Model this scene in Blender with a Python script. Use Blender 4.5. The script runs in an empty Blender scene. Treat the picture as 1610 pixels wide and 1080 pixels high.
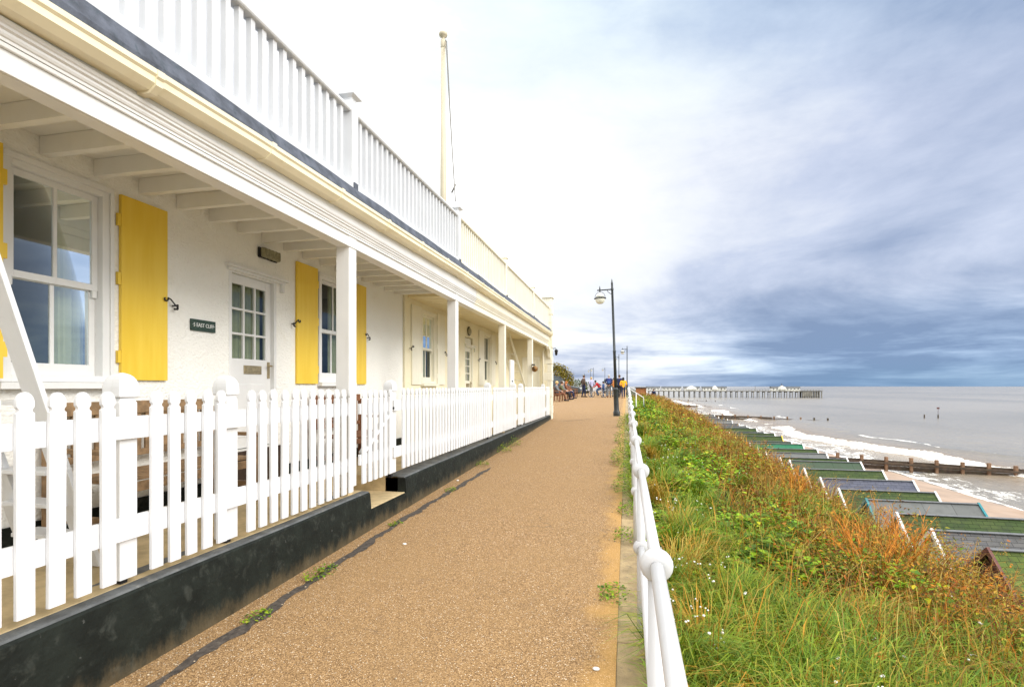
import bpy, math, random
import numpy as np
from mathutils import Vector, Matrix
R = math.radians
random.seed(7)
rng = np.random.default_rng(11)
C = bpy.context.scene.collection
sc = bpy.context.scene

# ------------------------------------------------------------------ camera
EYE = 1.55
cam = bpy.data.cameras.new('camera')
co = bpy.data.objects.new('camera', cam); C.objects.link(co)
cam.sensor_width = 36.0
cam.lens = 820.0 / 1610.0 * 36.0
cam.shift_y = 67.0 / 1610.0
cam.clip_start = 0.05
cam.clip_end = 40000
co.location = (0, 0, EYE)
co.rotation_euler = (R(90), 0, math.atan(180.0 / 820.0))
sc.camera = co

# ------------------------------------------------------------------ exposure
sc.view_settings.view_transform = 'Standard'
sc.view_settings.look = 'None'
sc.view_settings.gamma = 1.0
sc.view_settings.exposure = 1.08
sc.cycles.max_bounces = 7
sc.cycles.diffuse_bounces = 4
sc.cycles.glossy_bounces = 3
sc.cycles.transmission_bounces = 3
sc.cycles.transparent_max_bounces = 8
sc.cycles.use_denoising = True
sc.cycles.sample_clamp_indirect = 6.0

# ------------------------------------------------------------------ node helpers
class NT:
    def __init__(s, tree): s.t = tree; s.n = tree.nodes; s.l = tree.links
    def new(s, typ, **kw):
        nd = s.n.new(typ)
        for k, v in kw.items():
            if k.startswith('i_'): nd.inputs[k[2:].replace('_', ' ')].default_value = v
            else: setattr(nd, k, v)
        return nd
    def link(s, a, b): s.l.new(a, b)
    def math(s, op, a, b=None, clamp=False):
        nd = s.n.new('ShaderNodeMath'); nd.operation = op; nd.use_clamp = clamp
        for i, v in enumerate((a, b)):
            if v is None: continue
            if isinstance(v, (int, float)): nd.inputs[i].default_value = v
            else: s.l.new(v, nd.inputs[i])
        return nd.outputs[0]
    def mix(s, f, a, b, blend='MIX'):
        nd = s.n.new('ShaderNodeMix'); nd.data_type = 'RGBA'; nd.blend_type = blend; nd.clamp_factor = True
        for i, v in ((0, f), (6, a), (7, b)):
            if isinstance(v, (int, float)): nd.inputs[i].default_value = v
            elif isinstance(v, (tuple, list)): nd.inputs[i].default_value = (v[0], v[1], v[2], 1)
            else: s.l.new(v, nd.inputs[i])
        return nd.outputs[2]
    def ramp(s, f, stops):
        nd = s.n.new('ShaderNodeValToRGB'); el = nd.color_ramp.elements
        while len(el) < len(stops): el.new(0.5)
        for e, (p, c) in zip(el, stops):
            e.position = p; e.color = (c, c, c, 1) if isinstance(c, (int, float)) else (c[0], c[1], c[2], 1)
        s.l.new(f, nd.inputs[0]); return nd.outputs[0]
    def smooth(s, v, a, b):
        nd = s.n.new('ShaderNodeMapRange'); nd.interpolation_type = 'SMOOTHSTEP'
        s.l.new(v, nd.inputs[0]); nd.inputs[1].default_value = a; nd.inputs[2].default_value = b
        return nd.outputs[0]
    def noise(s, vec, scale, detail=3, rough=0.55, dist=0.0):
        nd = s.n.new('ShaderNodeTexNoise')
        nd.inputs['Scale'].default_value = scale; nd.inputs['Detail'].default_value = detail
        nd.inputs['Roughness'].default_value = rough; nd.inputs['Distortion'].default_value = dist
        if vec is not None: s.l.new(vec, nd.inputs['Vector'])
        return nd.outputs[0]
    def scalev(s, vec, sx, sy, sz, off=(0, 0, 0)):
        nd = s.n.new('ShaderNodeMapping'); nd.inputs['Scale'].default_value = (sx, sy, sz)
        nd.inputs['Location'].default_value = off
        s.l.new(vec, nd.inputs['Vector']); return nd.outputs[0]

# ------------------------------------------------------------------ world: overcast sky with cloud layer
SUN_EL, SUN_AZ = R(30), R(108)     # azimuth measured from +Y towards +X : sea side, a little behind the viewer
w = bpy.data.worlds.new('World'); sc.world = w; w.use_nodes = True
W = NT(w.node_tree); W.n.clear()
out = W.new('ShaderNodeOutputWorld')
sky = W.new('ShaderNodeTexSky'); sky.sky_type = 'NISHITA'; sky.sun_disc = False
sky.sun_elevation = SUN_EL; sky.sun_rotation = SUN_AZ
bg1 = W.new('ShaderNodeBackground', i_Strength=0.10); W.link(sky.outputs[0], bg1.inputs[0])
tc = W.new('ShaderNodeTexCoord')
sep = W.new('ShaderNodeSeparateXYZ'); W.link(tc.outputs['Generated'], sep.inputs[0])
dx, dy, dz = sep.outputs
az = W.math('ARCTAN2', dx, dy)
cmb = W.new('ShaderNodeCombineXYZ'); W.link(az, cmb.inputs[0]); W.link(dz, cmb.inputs[1])
wide = W.noise(W.scalev(cmb.outputs[0], 1.25, 2.6, 1, (3.1, 0.6, 0)), 1.0, 7, 0.60, 0.35)      # big soft masses
mid_ = W.noise(W.scalev(cmb.outputs[0], 2.4, 8.5, 1, (7.7, 2.3, 0)), 1.0, 7, 0.60, 0.5)       # long rolls
lown = W.noise(W.scalev(cmb.outputs[0], 3.2, 30, 1, (1.2, 5.1, 0)), 1.0, 6, 0.58, 0.45)       # thin bands over the sea
fine = W.noise(W.scalev(tc.outputs['Generated'], 1, 1, 1.6), 9.0, 6, 0.62, 0.3)
low = W.math('SUBTRACT', 1.0, W.smooth(dz, 0.06, 0.30))
vlow = W.math('SUBTRACT', 1.0, W.smooth(dz, 0.02, 0.15))
high = W.smooth(dz, 0.36, 0.60)
az2 = W.math('ADD', az, W.math('MULTIPLY', low, 0.20))           # the grey reaches farther left near the horizon
right = W.smooth(az2, -0.22, 0.66)
back = W.smooth(az, 0.80, 1.45)
base = W.math('MULTIPLY', right, W.math('SUBTRACT', 1.0, W.math('MULTIPLY', back, 1.0)))
c0 = lambda n, amt: W.math('MULTIPLY', W.math('SUBTRACT', n, 0.5), amt)
dd = W.math('ADD', W.math('MULTIPLY', base, 0.64), c0(wide, 0.95))
dd = W.math('ADD', dd, W.math('MULTIPLY', c0(mid_, 2.1), W.math('ADD', W.math('MULTIPLY', low, 0.75), 0.20)))
dd = W.math('ADD', dd, W.math('MULTIPLY', c0(lown, 2.3), vlow))
dd = W.math('ADD', dd, c0(fine, 0.22))
dd = W.math('ADD', dd, W.math('MULTIPLY', W.math('MULTIPLY', high, W.smooth(az, -0.62, 0.0)), 0.20))
dd = W.math('ADD', dd, W.math('MULTIPLY', W.math('MULTIPLY', low, W.smooth(az, -0.32, 0.05)), 0.16))
band = W.math('MULTIPLY', W.smooth(dz, 0.05, 0.11), W.math('SUBTRACT', 1.0, W.smooth(dz, 0.14, 0.26)))
dd = W.math('SUBTRACT', dd, W.math('MULTIPLY', W.math('MULTIPLY', band, W.smooth(az, 0.05, 0.5)), 0.20))
dd = W.math('ADD', dd, 0.03)
col = W.ramp(dd, [(0.0, (0.80, 0.80, 0.80)), (0.10, (0.52, 0.525, 0.53)), (0.30, (0.445, 0.462, 0.50)), (0.52, (0.305, 0.338, 0.422)), (0.78, (0.180, 0.220, 0.312)), (1.0, (0.115, 0.152, 0.24))])
# bluer over the horizon, a little cyan high up
hz = W.math('MULTIPLY', W.math('SUBTRACT', 1.0, W.smooth(dz, 0.005, 0.17)), W.smooth(az, -0.10, 0.40))
col = W.mix(W.math('MULTIPLY', hz, 0.75), col, W.mix(1.0, col, (0.72, 0.98, 1.14), 'MULTIPLY'))
hzb = W.math('MULTIPLY', W.math('SUBTRACT', 1.0, W.smooth(dz, 0.0, 0.055)), W.smooth(az, 0.0, 0.5))
col = W.mix(W.math('MULTIPLY', hzb, 0.62), col, (0.085, 0.165, 0.265))
col = W.mix(W.math('MULTIPLY', high, W.smooth(az, -0.7, -0.1)), col, W.mix(1.0, col, (0.93, 1.02, 1.03), 'MULTIPLY'))
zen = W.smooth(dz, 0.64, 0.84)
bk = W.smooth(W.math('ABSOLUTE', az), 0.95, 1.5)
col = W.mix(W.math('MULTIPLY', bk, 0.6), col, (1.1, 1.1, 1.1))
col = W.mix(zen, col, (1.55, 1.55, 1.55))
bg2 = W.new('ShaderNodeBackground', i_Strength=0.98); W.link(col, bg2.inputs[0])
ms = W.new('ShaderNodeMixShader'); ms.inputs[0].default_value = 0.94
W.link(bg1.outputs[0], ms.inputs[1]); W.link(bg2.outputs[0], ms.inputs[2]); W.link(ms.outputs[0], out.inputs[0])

sl = bpy.data.lights.new('sun', 'SUN'); sl.energy = 1.2; sl.angle = R(30); sl.color = (1.0, 0.96, 0.90)
so = bpy.data.objects.new('sun', sl); C.objects.link(so)
sdir = Vector((math.sin(SUN_AZ) * math.cos(SUN_EL), math.cos(SUN_AZ) * math.cos(SUN_EL), math.sin(SUN_EL)))
so.rotation_euler = (-sdir).to_track_quat('-Z', 'Y').to_euler()
so.location = (20, -10, 30)

# ------------------------------------------------------------------ materials
def lin(r, g, b):
    f = lambda c: (c / 255.0 / 12.92) if c / 255.0 < 0.04045 else ((c / 255.0 + 0.055) / 1.055) ** 2.4
    return (f(r), f(g), f(b))
def mat(name, col, rough=0.6, var=0.12, vscale=3.0, bump=0.0, bscale=60.0, spec=0.4, metal=0.0, dirt=None, dscale=4.0, damt=0.4):
    m = bpy.data.materials.new(name); m.use_nodes = True
    N = NT(m.node_tree); b = N.n['Principled BSDF']
    g = N.new('ShaderNodeNewGeometry').outputs['Position']
    f = N.noise(g, vscale, 5, 0.6)
    lo = tuple(c * (1 - var) for c in col); hi = tuple(min(1, c * (1 + var)) for c in col)
    c = N.mix(N.smooth(f, 0.3, 0.7), lo, hi)
    if dirt:
        d = N.smooth(N.noise(g, dscale, 6, 0.65, 0.5), 0.52, 0.72)
        c = N.mix(N.math('MULTIPLY', d, damt), c, dirt)
    N.link(c, b.inputs['Base Color'])
    b.inputs['Roughness'].default_value = rough; b.inputs['Specular IOR Level'].default_value = spec
    b.inputs['Metallic'].default_value = metal
    if bump:
        bp = N.new('ShaderNodeBump'); bp.inputs['Strength'].default_value = bump; bp.inputs['Distance'].default_value = 0.01
        N.link(N.noise(g, bscale, 4, 0.6), bp.inputs['Height']); N.link(bp.outputs[0], b.inputs['Normal'])
    return m
def attr_mat(name, rough=0.6, trans=0.3):
    m = bpy.data.materials.new(name); m.use_nodes = True
    N = NT(m.node_tree); b = N.n['Principled BSDF']; o = N.n['Material Output']
    a = N.new('ShaderNodeAttribute', attribute_name='Col')
    N.link(a.outputs['Color'], b.inputs['Base Color']); b.inputs['Roughness'].default_value = rough
    b.inputs['Specular IOR Level'].default_value = 0.25
    t = N.new('ShaderNodeBsdfTranslucent'); N.link(a.outputs['Color'], t.inputs[0])
    x = N.new('ShaderNodeMixShader'); x.inputs[0].default_value = trans
    N.link(b.outputs[0], x.inputs[1]); N.link(t.outputs[0], x.inputs[2]); N.link(x.outputs[0], o.inputs[0])
    return m

def wood_white(name, col, streak, amt):
    m = bpy.data.materials.new(name); m.use_nodes = True
    N = NT(m.node_tree); b = N.n['Principled BSDF']
    g = N.new('ShaderNodeNewGeometry').outputs['Position']
    f = N.smooth(N.noise(g, 2.3, 4), 0.3, 0.7)
    c = N.mix(f, tuple(x * 0.93 for x in col), col)
    s = N.smooth(N.noise(N.scalev(g, 18, 18, 1.6), 1.0, 5, 0.65), 0.56, 0.78)
    c = N.mix(N.math('MULTIPLY', s, amt), c, streak)
    N.link(c, b.inputs['Base Color']); b.inputs['Roughness'].default_value = 0.42
    b.inputs['Specular IOR Level'].default_value = 0.4
    bp = N.new('ShaderNodeBump'); bp.inputs['Strength'].default_value = 0.25; bp.inputs['Distance'].default_value = 0.004
    N.link(N.noise(N.scalev(g, 60, 60, 6), 1.0, 4), bp.inputs['Height']); N.link(bp.outputs[0], b.inputs['Normal'])
    return m
M = {}
M['fence'] = wood_white('white_fence_paint', (0.76, 0.77, 0.78), (0.50, 0.50, 0.44), 0.36)
M['trim'] = wood_white('white_trim_paint', (0.78, 0.78, 0.765), (0.62, 0.60, 0.50), 0.22)
M['cream_trim'] = wood_white('cream_trim_paint', (0.84, 0.80, 0.66), (0.50, 0.42, 0.22), 0.45)
M['ceil_white'] = wood_white('white_soffit_paint', (0.88, 0.87, 0.82), (0.74, 0.71, 0.62), 0.18)
M['ceil_cream'] = wood_white('cream_soffit_paint', (0.84, 0.74, 0.48), (0.50, 0.40, 0.2), 0.3)
def render_wall(name, col, dirt, damt):
    m = bpy.data.materials.new(name); m.use_nodes = True
    N = NT(m.node_tree); b = N.n['Principled BSDF']
    g = N.new('ShaderNodeNewGeometry').outputs['Position']
    c = N.mix(N.smooth(N.noise(g, 1.1, 5), 0.3, 0.7), tuple(x * 0.95 for x in col), col)
    c = N.mix(N.math('MULTIPLY', N.smooth(N.noise(g, 3.1, 7, 0.7, 0.4), 0.55, 0.75), damt), c, dirt)
    N.link(c, b.inputs['Base Color']); b.inputs['Roughness'].default_value = 0.75; b.inputs['Specular IOR Level'].default_value = 0.25
    v = N.n.new('ShaderNodeTexVoronoi'); v.inputs['Scale'].default_value = 42; v.feature = 'SMOOTH_F1'
    N.link(N.scalev(g, 1, 1, 1.35), v.inputs['Vector'])
    h = N.math('ADD', N.math('MULTIPLY', v.outputs['Distance'], 0.8), N.noise(g, 30, 5, 0.65, 0.8))
    bp = N.new('ShaderNodeBump'); bp.inputs['Strength'].default_value = 0.62; bp.inputs['Distance'].default_value = 0.016
    N.link(h, bp.inputs['Height']); N.link(bp.outputs[0], b.inputs['Normal'])
    return m
M['render_white'] = render_wall('white_roughcast', (0.89, 0.88, 0.83), (0.72, 0.68, 0.55), 0.25)
M['render_cream'] = render_wall('cream_roughcast', (0.86, 0.79, 0.58), (0.68, 0.54, 0.28), 0.45)
def yellow_paint():
    m = bpy.data.materials.new('yellow_shutter_paint'); m.use_nodes = True
    N = NT(m.node_tree); b = N.n['Principled BSDF']
    g = N.new('ShaderNodeNewGeometry').outputs['Position']
    f = N.noise(N.scalev(g, 12, 12, 1.2), 1.0, 4)
    c = N.mix(N.smooth(f, 0.3, 0.7), (0.78, 0.52, 0.035), (0.83, 0.58, 0.06))
    N.link(c, b.inputs['Base Color']); b.inputs['Roughness'].default_value = 0.33; b.inputs['Specular IOR Level'].default_value = 0.5
    s = N.n.new('ShaderNodeSeparateXYZ'); N.link(g, s.inputs[0])
    wv = N.math('PINGPONG', s.outputs[1], 0.055)
    bp = N.new('ShaderNodeBump'); bp.inputs['Strength'].default_value = 0.10; bp.inputs['Distance'].default_value = 0.003
    N.link(N.math('ADD', N.smooth(wv, 0.0, 0.003), N.math('MULTIPLY', f, 0.5)), bp.inputs['Height']); N.link(bp.outputs[0], b.inputs['Normal'])
    return m
M['yellow'] = yellow_paint()
M['gutter'] = mat('cream_gutter_plastic', (0.84, 0.77, 0.56), 0.4, 0.05, 1.5, dirt=(0.62, 0.48, 0.22), dscale=2.2, damt=0.35)
M['lead'] = mat('dark_roof_felt', (0.085, 0.095, 0.12), 0.8, 0.35, 9, 0.5, 40, dirt=(0.03, 0.05, 0.06), dscale=14, damt=0.7)
M['black_paint'] = mat('black_plinth_paint', (0.010, 0.013, 0.010), 0.75, 0.35, 5, 0.7, 28, spec=0.22, dirt=(0.055, 0.06, 0.05), dscale=11, damt=0.5)
def plinth_mat():
    m = M['black_paint']; N = NT(m.node_tree); b = N.n['Principled BSDF']; src = b.inputs['Base Color'].links[0].from_socket
    g = N.new('ShaderNodeNewGeometry').outputs['Position']; sp = N.n.new('ShaderNodeSeparateXYZ'); N.link(g, sp.inputs[0])
    # path level rises along Y : height above it
    lvl = N.math('MULTIPLY', N.math('MAXIMUM', N.math('SUBTRACT', sp.outputs[1], 2.0), 0.0), 0.0225)
    h = N.math('SUBTRACT', sp.outputs[2], lvl)
    n = N.noise(N.scalev(g, 1, 3.0, 1.2), 3.0, 7, 0.7)
    f = N.math('SUBTRACT', 1.0, N.smooth(N.math('ADD', h, N.math('MULTIPLY', N.math('SUBTRACT', n, 0.5), 0.34)), -0.02, 0.14))
    c = N.mix(N.math('MULTIPLY', f, 0.42), src, (0.20, 0.145, 0.075))
    sc_ = N.smooth(N.noise(g, 26, 5, 0.7), 0.66, 0.74); c = N.mix(N.math('MULTIPLY', sc_, 0.45), c, (0.15, 0.15, 0.14))
    N.link(c, b.inputs['Base Color'])
plinth_mat()
M['plinth_top'] = mat('worn_plinth_top', (0.10, 0.105, 0.105), 0.75, 0.3, 6, 0.5, 50, dirt=(0.24, 0.23, 0.20), dscale=8, damt=0.6)
M['iron'] = mat('black_iron', (0.012, 0.012, 0.014), 0.5, 0.2)
M['lamp_paint'] = mat('dark_lamp_paint', (0.022, 0.028, 0.030), 0.42, 0.25, 6, spec=0.5)
M['rail_paint'] = wood_white('white_railing_paint', (0.63, 0.63, 0.63), (0.40, 0.24, 0.12), 0.22)
M['baluster'] = wood_white('shaded_baluster_paint', (0.66, 0.67, 0.68), (0.46, 0.45, 0.40), 0.35)  # trim white darkened: shade on the balusters put into the colour, with streaks
M['brass'] = mat('aged_brass', (0.42, 0.34, 0.20), 0.38, 0.2, 20, metal=0.7)
M['stone_step'] = mat('sandy_concrete', (0.52, 0.40, 0.22), 0.85, 0.2, 5, 0.4, 60, dirt=(0.30, 0.24, 0.14), dscale=6, damt=0.5)
M['kerb'] = mat('kerb_concrete', (0.36, 0.265, 0.14), 0.9, 0.25, 7, 0.6, 70, dirt=(0.15, 0.13, 0.09), dscale=16, damt=0.6)
M['bench_wood'] = mat('weathered_bench_wood', (0.26, 0.165, 0.085), 0.7, 0.3, 14, 0.3, 30)
M['bench_brown'] = mat('brown_bench_wood', (0.20, 0.085, 0.04), 0.6, 0.3, 10)
M['curtain'] = mat('pale_curtain', (0.42, 0.42, 0.26), 0.85, 0.1, 6)
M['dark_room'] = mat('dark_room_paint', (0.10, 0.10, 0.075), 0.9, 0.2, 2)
M['sign_green'] = mat('green_slate_sign', (0.028, 0.055, 0.042), 0.5, 0.25, 30)
M['white'] = mat('plain_white', (0.82, 0.82, 0.80), 0.5, 0.04)
M['bulkhead'] = mat('grimy_lamp_glass', (0.27, 0.25, 0.15), 0.35, 0.25, 40)
M['pole'] = wood_white('flagpole_cream', (0.56, 0.50, 0.36), (0.6, 0.52, 0.36), 0.2)
M['rope'] = mat('rope', (0.20, 0.19, 0.17), 0.9)
M['wood_sea'] = mat('wet_groyne_wood', (0.060, 0.038, 0.022), 0.65, 0.4, 3, 0.5, 20, dirt=(0.06, 0.07, 0.03), dscale=2, damt=0.6)
M['post_top'] = mat('weathered_groyne_post', (0.20, 0.115, 0.065), 0.8, 0.3, 4, 0.4, 20)
M['pier_wood'] = mat('pier_timber', (0.16, 0.15, 0.125), 0.8, 0.25, 0.6)
M['pier_white'] = mat('pier_white_paint', (0.78, 0.77, 0.70), 0.6, 0.08, 0.5)
M['pier_roof'] = mat('pier_grey_roof', (0.085, 0.09, 0.095), 0.7, 0.2, 0.5)
M['teal'] = mat('teal_paint', (0.015, 0.20, 0.23), 0.5, 0.25, 8)
M['barge_brown'] = mat('red_brown_paint', (0.105, 0.035, 0.028), 0.55, 0.25, 8)
M['hut_white'] = mat('hut_white_paint', (0.78, 0.77, 0.74), 0.5, 0.08, 4, dirt=(0.5, 0.46, 0.38), dscale=7, damt=0.4)
M['hut_yellow'] = mat('hut_lime_paint', (0.55, 0.60, 0.16), 0.5, 0.1, 4)
M['hut_blue'] = mat('hut_pale_blue_paint', (0.35, 0.5, 0.6), 0.5, 0.1, 4)
M['prom'] = mat('promenade_concrete', (0.42, 0.38, 0.33), 0.9, 0.15, 1.0)
M['ground'] = mat('rough_ground', (0.10, 0.11, 0.045), 0.95, 0.35, 1.2, 0.4, 12, dirt=(0.14, 0.10, 0.05), dscale=3, damt=0.8)
M['bank'] = mat('bank_soil', (0.035, 0.040, 0.012), 0.95, 0.4, 3.0, 0.6, 14, dirt=(0.05, 0.028, 0.012), dscale=2.2, damt=0.9)
M['brick_orange'] = mat('orange_brown_brick', (0.36, 0.15, 0.055), 0.85, 0.2, 5)
M['dull_red'] = mat('dark_step_riser', (0.05, 0.03, 0.02), 0.8, 0.3, 8)
M['tyre'] = mat('tyre_rubber', (0.02, 0.02, 0.02), 0.8)
M['chrome'] = mat('bright_metal', (0.6, 0.6, 0.62), 0.3, metal=0.9)
M['skin'] = mat('skin', (0.55, 0.32, 0.22), 0.55)
M['hair_brown'] = mat('brown_hair', (0.07, 0.035, 0.018), 0.7)
M['hair_grey'] = mat('grey_hair', (0.42, 0.40, 0.37), 0.7)
M['hair_fair'] = mat('fair_hair', (0.55, 0.38, 0.16), 0.7)
M['leafy'] = attr_mat('leaf_colours', 0.55, 0.22)
M['straw'] = attr_mat('dry_stem_colours', 0.7, 0.15)
def cloth(name, c): M[name] = mat(name, c, 0.85, 0.15, 9)
for nm, c in dict(brown_coat=(0.085, 0.055, 0.04), navy=(0.015, 0.022, 0.07), black_cloth=(0.014, 0.014, 0.017), lavender=(0.40, 0.40, 0.56),
                  red_cloth=(0.50, 0.02, 0.03), denim=(0.05, 0.10, 0.20), royal=(0.02, 0.035, 0.16), orange_cloth=(0.62, 0.24, 0.06), mustard=(0.78, 0.38, 0.02),
                  grey_cloth=(0.14, 0.15, 0.16), white_cloth=(0.75, 0.74, 0.72), rust_cloth=(0.18, 0.07, 0.035), olive_cloth=(0.11, 0.11, 0.05), blue_cloth=(0.04, 0.10, 0.26)).items():
    cloth(nm, c)

def glass_mat(name, ior, tint):
    m = bpy.data.materials.new(name); m.use_nodes = True
    N = NT(m.node_tree); N.n.remove(N.n['Principled BSDF']); o = N.n['Material Output']
    t = N.new('ShaderNodeBsdfTransparent'); t.inputs[0].default_value = (*tint, 1)
    g = N.new('ShaderNodeBsdfGlossy'); g.inputs['Roughness'].default_value = 0.02; g.inputs[0].default_value = (0.85, 0.95, 1.0, 1)
    f = N.new('ShaderNodeFresnel', i_IOR=ior)
    x = N.new('ShaderNodeMixShader'); N.link(f.outputs[0], x.inputs[0]); N.link(t.outputs[0], x.inputs[1]); N.link(g.outputs[0], x.inputs[2])
    N.link(x.outputs[0], o.inputs[0]); return m
M['glass'] = glass_mat('window_glass', 1.6, (0.90, 0.96, 0.92))
M['car_glass'] = mat('car_window_glass', (0.03, 0.045, 0.05), 0.08, 0.1, spec=0.8)

def path_mat():
    m = bpy.data.materials.new('tan_chip_asphalt'); m.use_nodes = True
    N = NT(m.node_tree); b = N.n['Principled BSDF']
    g = N.new('ShaderNodeNewGeometry').outputs['Position']
    v = N.n.new('ShaderNodeTexVoronoi'); v.inputs['Scale'].default_value = 190; N.link(g, v.inputs['Vector'])
    sp = N.n.new('ShaderNodeSeparateColor'); N.link(v.outputs['Color'], sp.inputs[0])
    chip = N.ramp(sp.outputs[0], [(0.0, (0.085, 0.046, 0.022)), (0.22, (0.190, 0.108, 0.046)), (0.5, (0.285, 0.170, 0.072)), (0.78, (0.39, 0.240, 0.104)), (0.965, (0.54, 0.35, 0.18)), (1.0, (0.80, 0.72, 0.58))])
    big = N.noise(g, 0.9, 5, 0.6, 0.3)
    c = N.mix(N.math('MULTIPLY', N.smooth(big, 0.35, 0.7), 0.42), chip, (0.31, 0.192, 0.084))
    med = N.smooth(N.noise(g, 5.5, 5, 0.7), 0.55, 0.75)
    c = N.mix(N.math('MULTIPLY', med, 0.42), c, (0.20, 0.125, 0.066))
    s = N.n.new('ShaderNodeSeparateXYZ'); N.link(g, s.inputs[0])
    # blown sand lying along the kerb
    e = N.math('ADD', s.outputs[0], N.math('MULTIPLY', N.math('SUBTRACT', N.noise(g, 2.6, 5, 0.65), 0.5), 0.55))
    sand = N.math('MULTIPLY', N.smooth(e, -0.30, -0.05), 0.60)
    c = N.mix(sand, c, (0.55, 0.315, 0.092))
    # fine hairline cracks
    cv = N.n.new('ShaderNodeTexVoronoi'); cv.feature = 'DISTANCE_TO_EDGE'; cv.inputs['Scale'].default_value = 0.42
    wob = N.n.new('ShaderNodeVectorMath'); wob.operation = 'ADD'
    nz = N.n.new('ShaderNodeTexNoise'); nz.inputs['Scale'].default_value = 2.2; nz.inputs['Detail'].default_value = 6; N.link(g, nz.inputs['Vector'])
    N.link(g, wob.inputs[0]); N.link(nz.outputs['Color'], wob.inputs[1]); N.link(N.scalev(wob.outputs[0], 0.8, 1.2, 1), cv.inputs['Vector'])
    cr = N.math('SUBTRACT', 1.0, N.smooth(cv.outputs['Distance'], 0.001, 0.006))
    cr = N.math('MULTIPLY', cr, N.smooth(N.noise(g, 0.7, 2), 0.50, 0.60))
    c = N.mix(N.math('MULTIPLY', cr, 0.6), c, (0.09, 0.06, 0.04))
    N.link(c, b.inputs['Base Color']); b.inputs['Roughness'].default_value = 0.85; b.inputs['Specular IOR Level'].default_value = 0.25
    bp = N.new('ShaderNodeBump'); bp.inputs['Strength'].default_value = 0.55; bp.inputs['Distance'].default_value = 0.004
    N.link(v.outputs['Distance'], bp.inputs['Height']); N.link(bp.outputs[0], b.inputs['Normal'])
    return m
M['path'] = path_mat()
M['tarmac'] = mat('dark_tarmac', (0.070, 0.056, 0.044), 0.9, 0.4, 30, 0.5, 90, dirt=(0.2, 0.17, 0.13), dscale=22, damt=0.4)

def shingle_mat(name, c1, c2, c3, lichen=None, sc_=(0.30, 0.14)):
    m = bpy.data.materials.new(name); m.use_nodes = True
    N = NT(m.node_tree); b = N.n['Principled BSDF']
    t = N.new('ShaderNodeTexCoord').outputs['UV']
    br = N.n.new('ShaderNodeTexBrick'); N.link(t, br.inputs['Vector'])
    br.inputs['Scale'].default_value = 1.0; br.inputs['Brick Width'].default_value = sc_[0]; br.inputs['Row Height'].default_value = sc_[1]
    br.inputs['Mortar Size'].default_value = 0.007; br.inputs['Color1'].default_value = (*c1, 1); br.inputs['Color2'].default_value = (*c2, 1); br.inputs['Mortar'].default_value = (*[x * 0.35 for x in c1], 1)
    br.inputs['Bias'].default_value = 0.0
    g = N.new('ShaderNodeNewGeometry').outputs['Position']
    c = N.mix(N.math('MULTIPLY', N.smooth(N.noise(g, 3.2, 6, 0.7), 0.42, 0.72), 0.75), br.outputs['Color'], c3)
    if lichen:
        c = N.mix(N.math('MULTIPLY', N.smooth(N.noise(g, 5.5, 3, 0.6), 0.64, 0.70), 0.85), c, lichen)
    N.link(c, b.inputs['Base Color']); b.inputs['Roughness'].default_value = 0.85; b.inputs['Specular IOR Level'].default_value = 0.2
    bp = N.new('ShaderNodeBump'); bp.inputs['Strength'].default_value = 0.6; bp.inputs['Distance'].default_value = 0.01
    N.link(N.math('ADD', N.math('MULTIPLY', br.outputs['Fac'], -1.0), N.math('MULTIPLY', N.noise(g, 40, 4), 0.4)), bp.inputs['Height'])
    N.link(bp.outputs[0], b.inputs['Normal'])
    return m
M['shingle_green'] = shingle_mat('mossy_green_shingles', (0.042, 0.070, 0.022), (0.070, 0.095, 0.030), (0.034, 0.046, 0.026))
M['shingle_moss'] = shingle_mat('bright_moss_shingles', (0.07, 0.10, 0.022), (0.11, 0.15, 0.03), (0.05, 0.062, 0.028), (0.50, 0.15, 0.01), (0.20, 0.16))
M['shingle_slate'] = shingle_mat('grey_slate_shingles', (0.10, 0.10, 0.105), (0.14, 0.135, 0.13), (0.075, 0.075, 0.07), (0.42, 0.13, 0.012))
M['shingle_blue'] = shingle_mat('blue_grey_shingles', (0.085, 0.092, 0.125), (0.12, 0.125, 0.16), (0.065, 0.067, 0.085))
M['felt_grey'] = shingle_mat('grey_felt_sheets', (0.135, 0.14, 0.135), (0.155, 0.16, 0.155), (0.11, 0.115, 0.11), None, (0.95, 3.0))
M['felt_bright'] = shingle_mat('emerald_felt', (0.030, 0.145, 0.075), (0.038, 0.165, 0.09), (0.03, 0.11, 0.06), None, (0.95, 3.0))
M['felt_dull'] = shingle_mat('dull_green_felt', (0.055, 0.085, 0.055), (0.065, 0.095, 0.06), (0.06, 0.07, 0.05), None, (0.95, 3.0))

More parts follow.
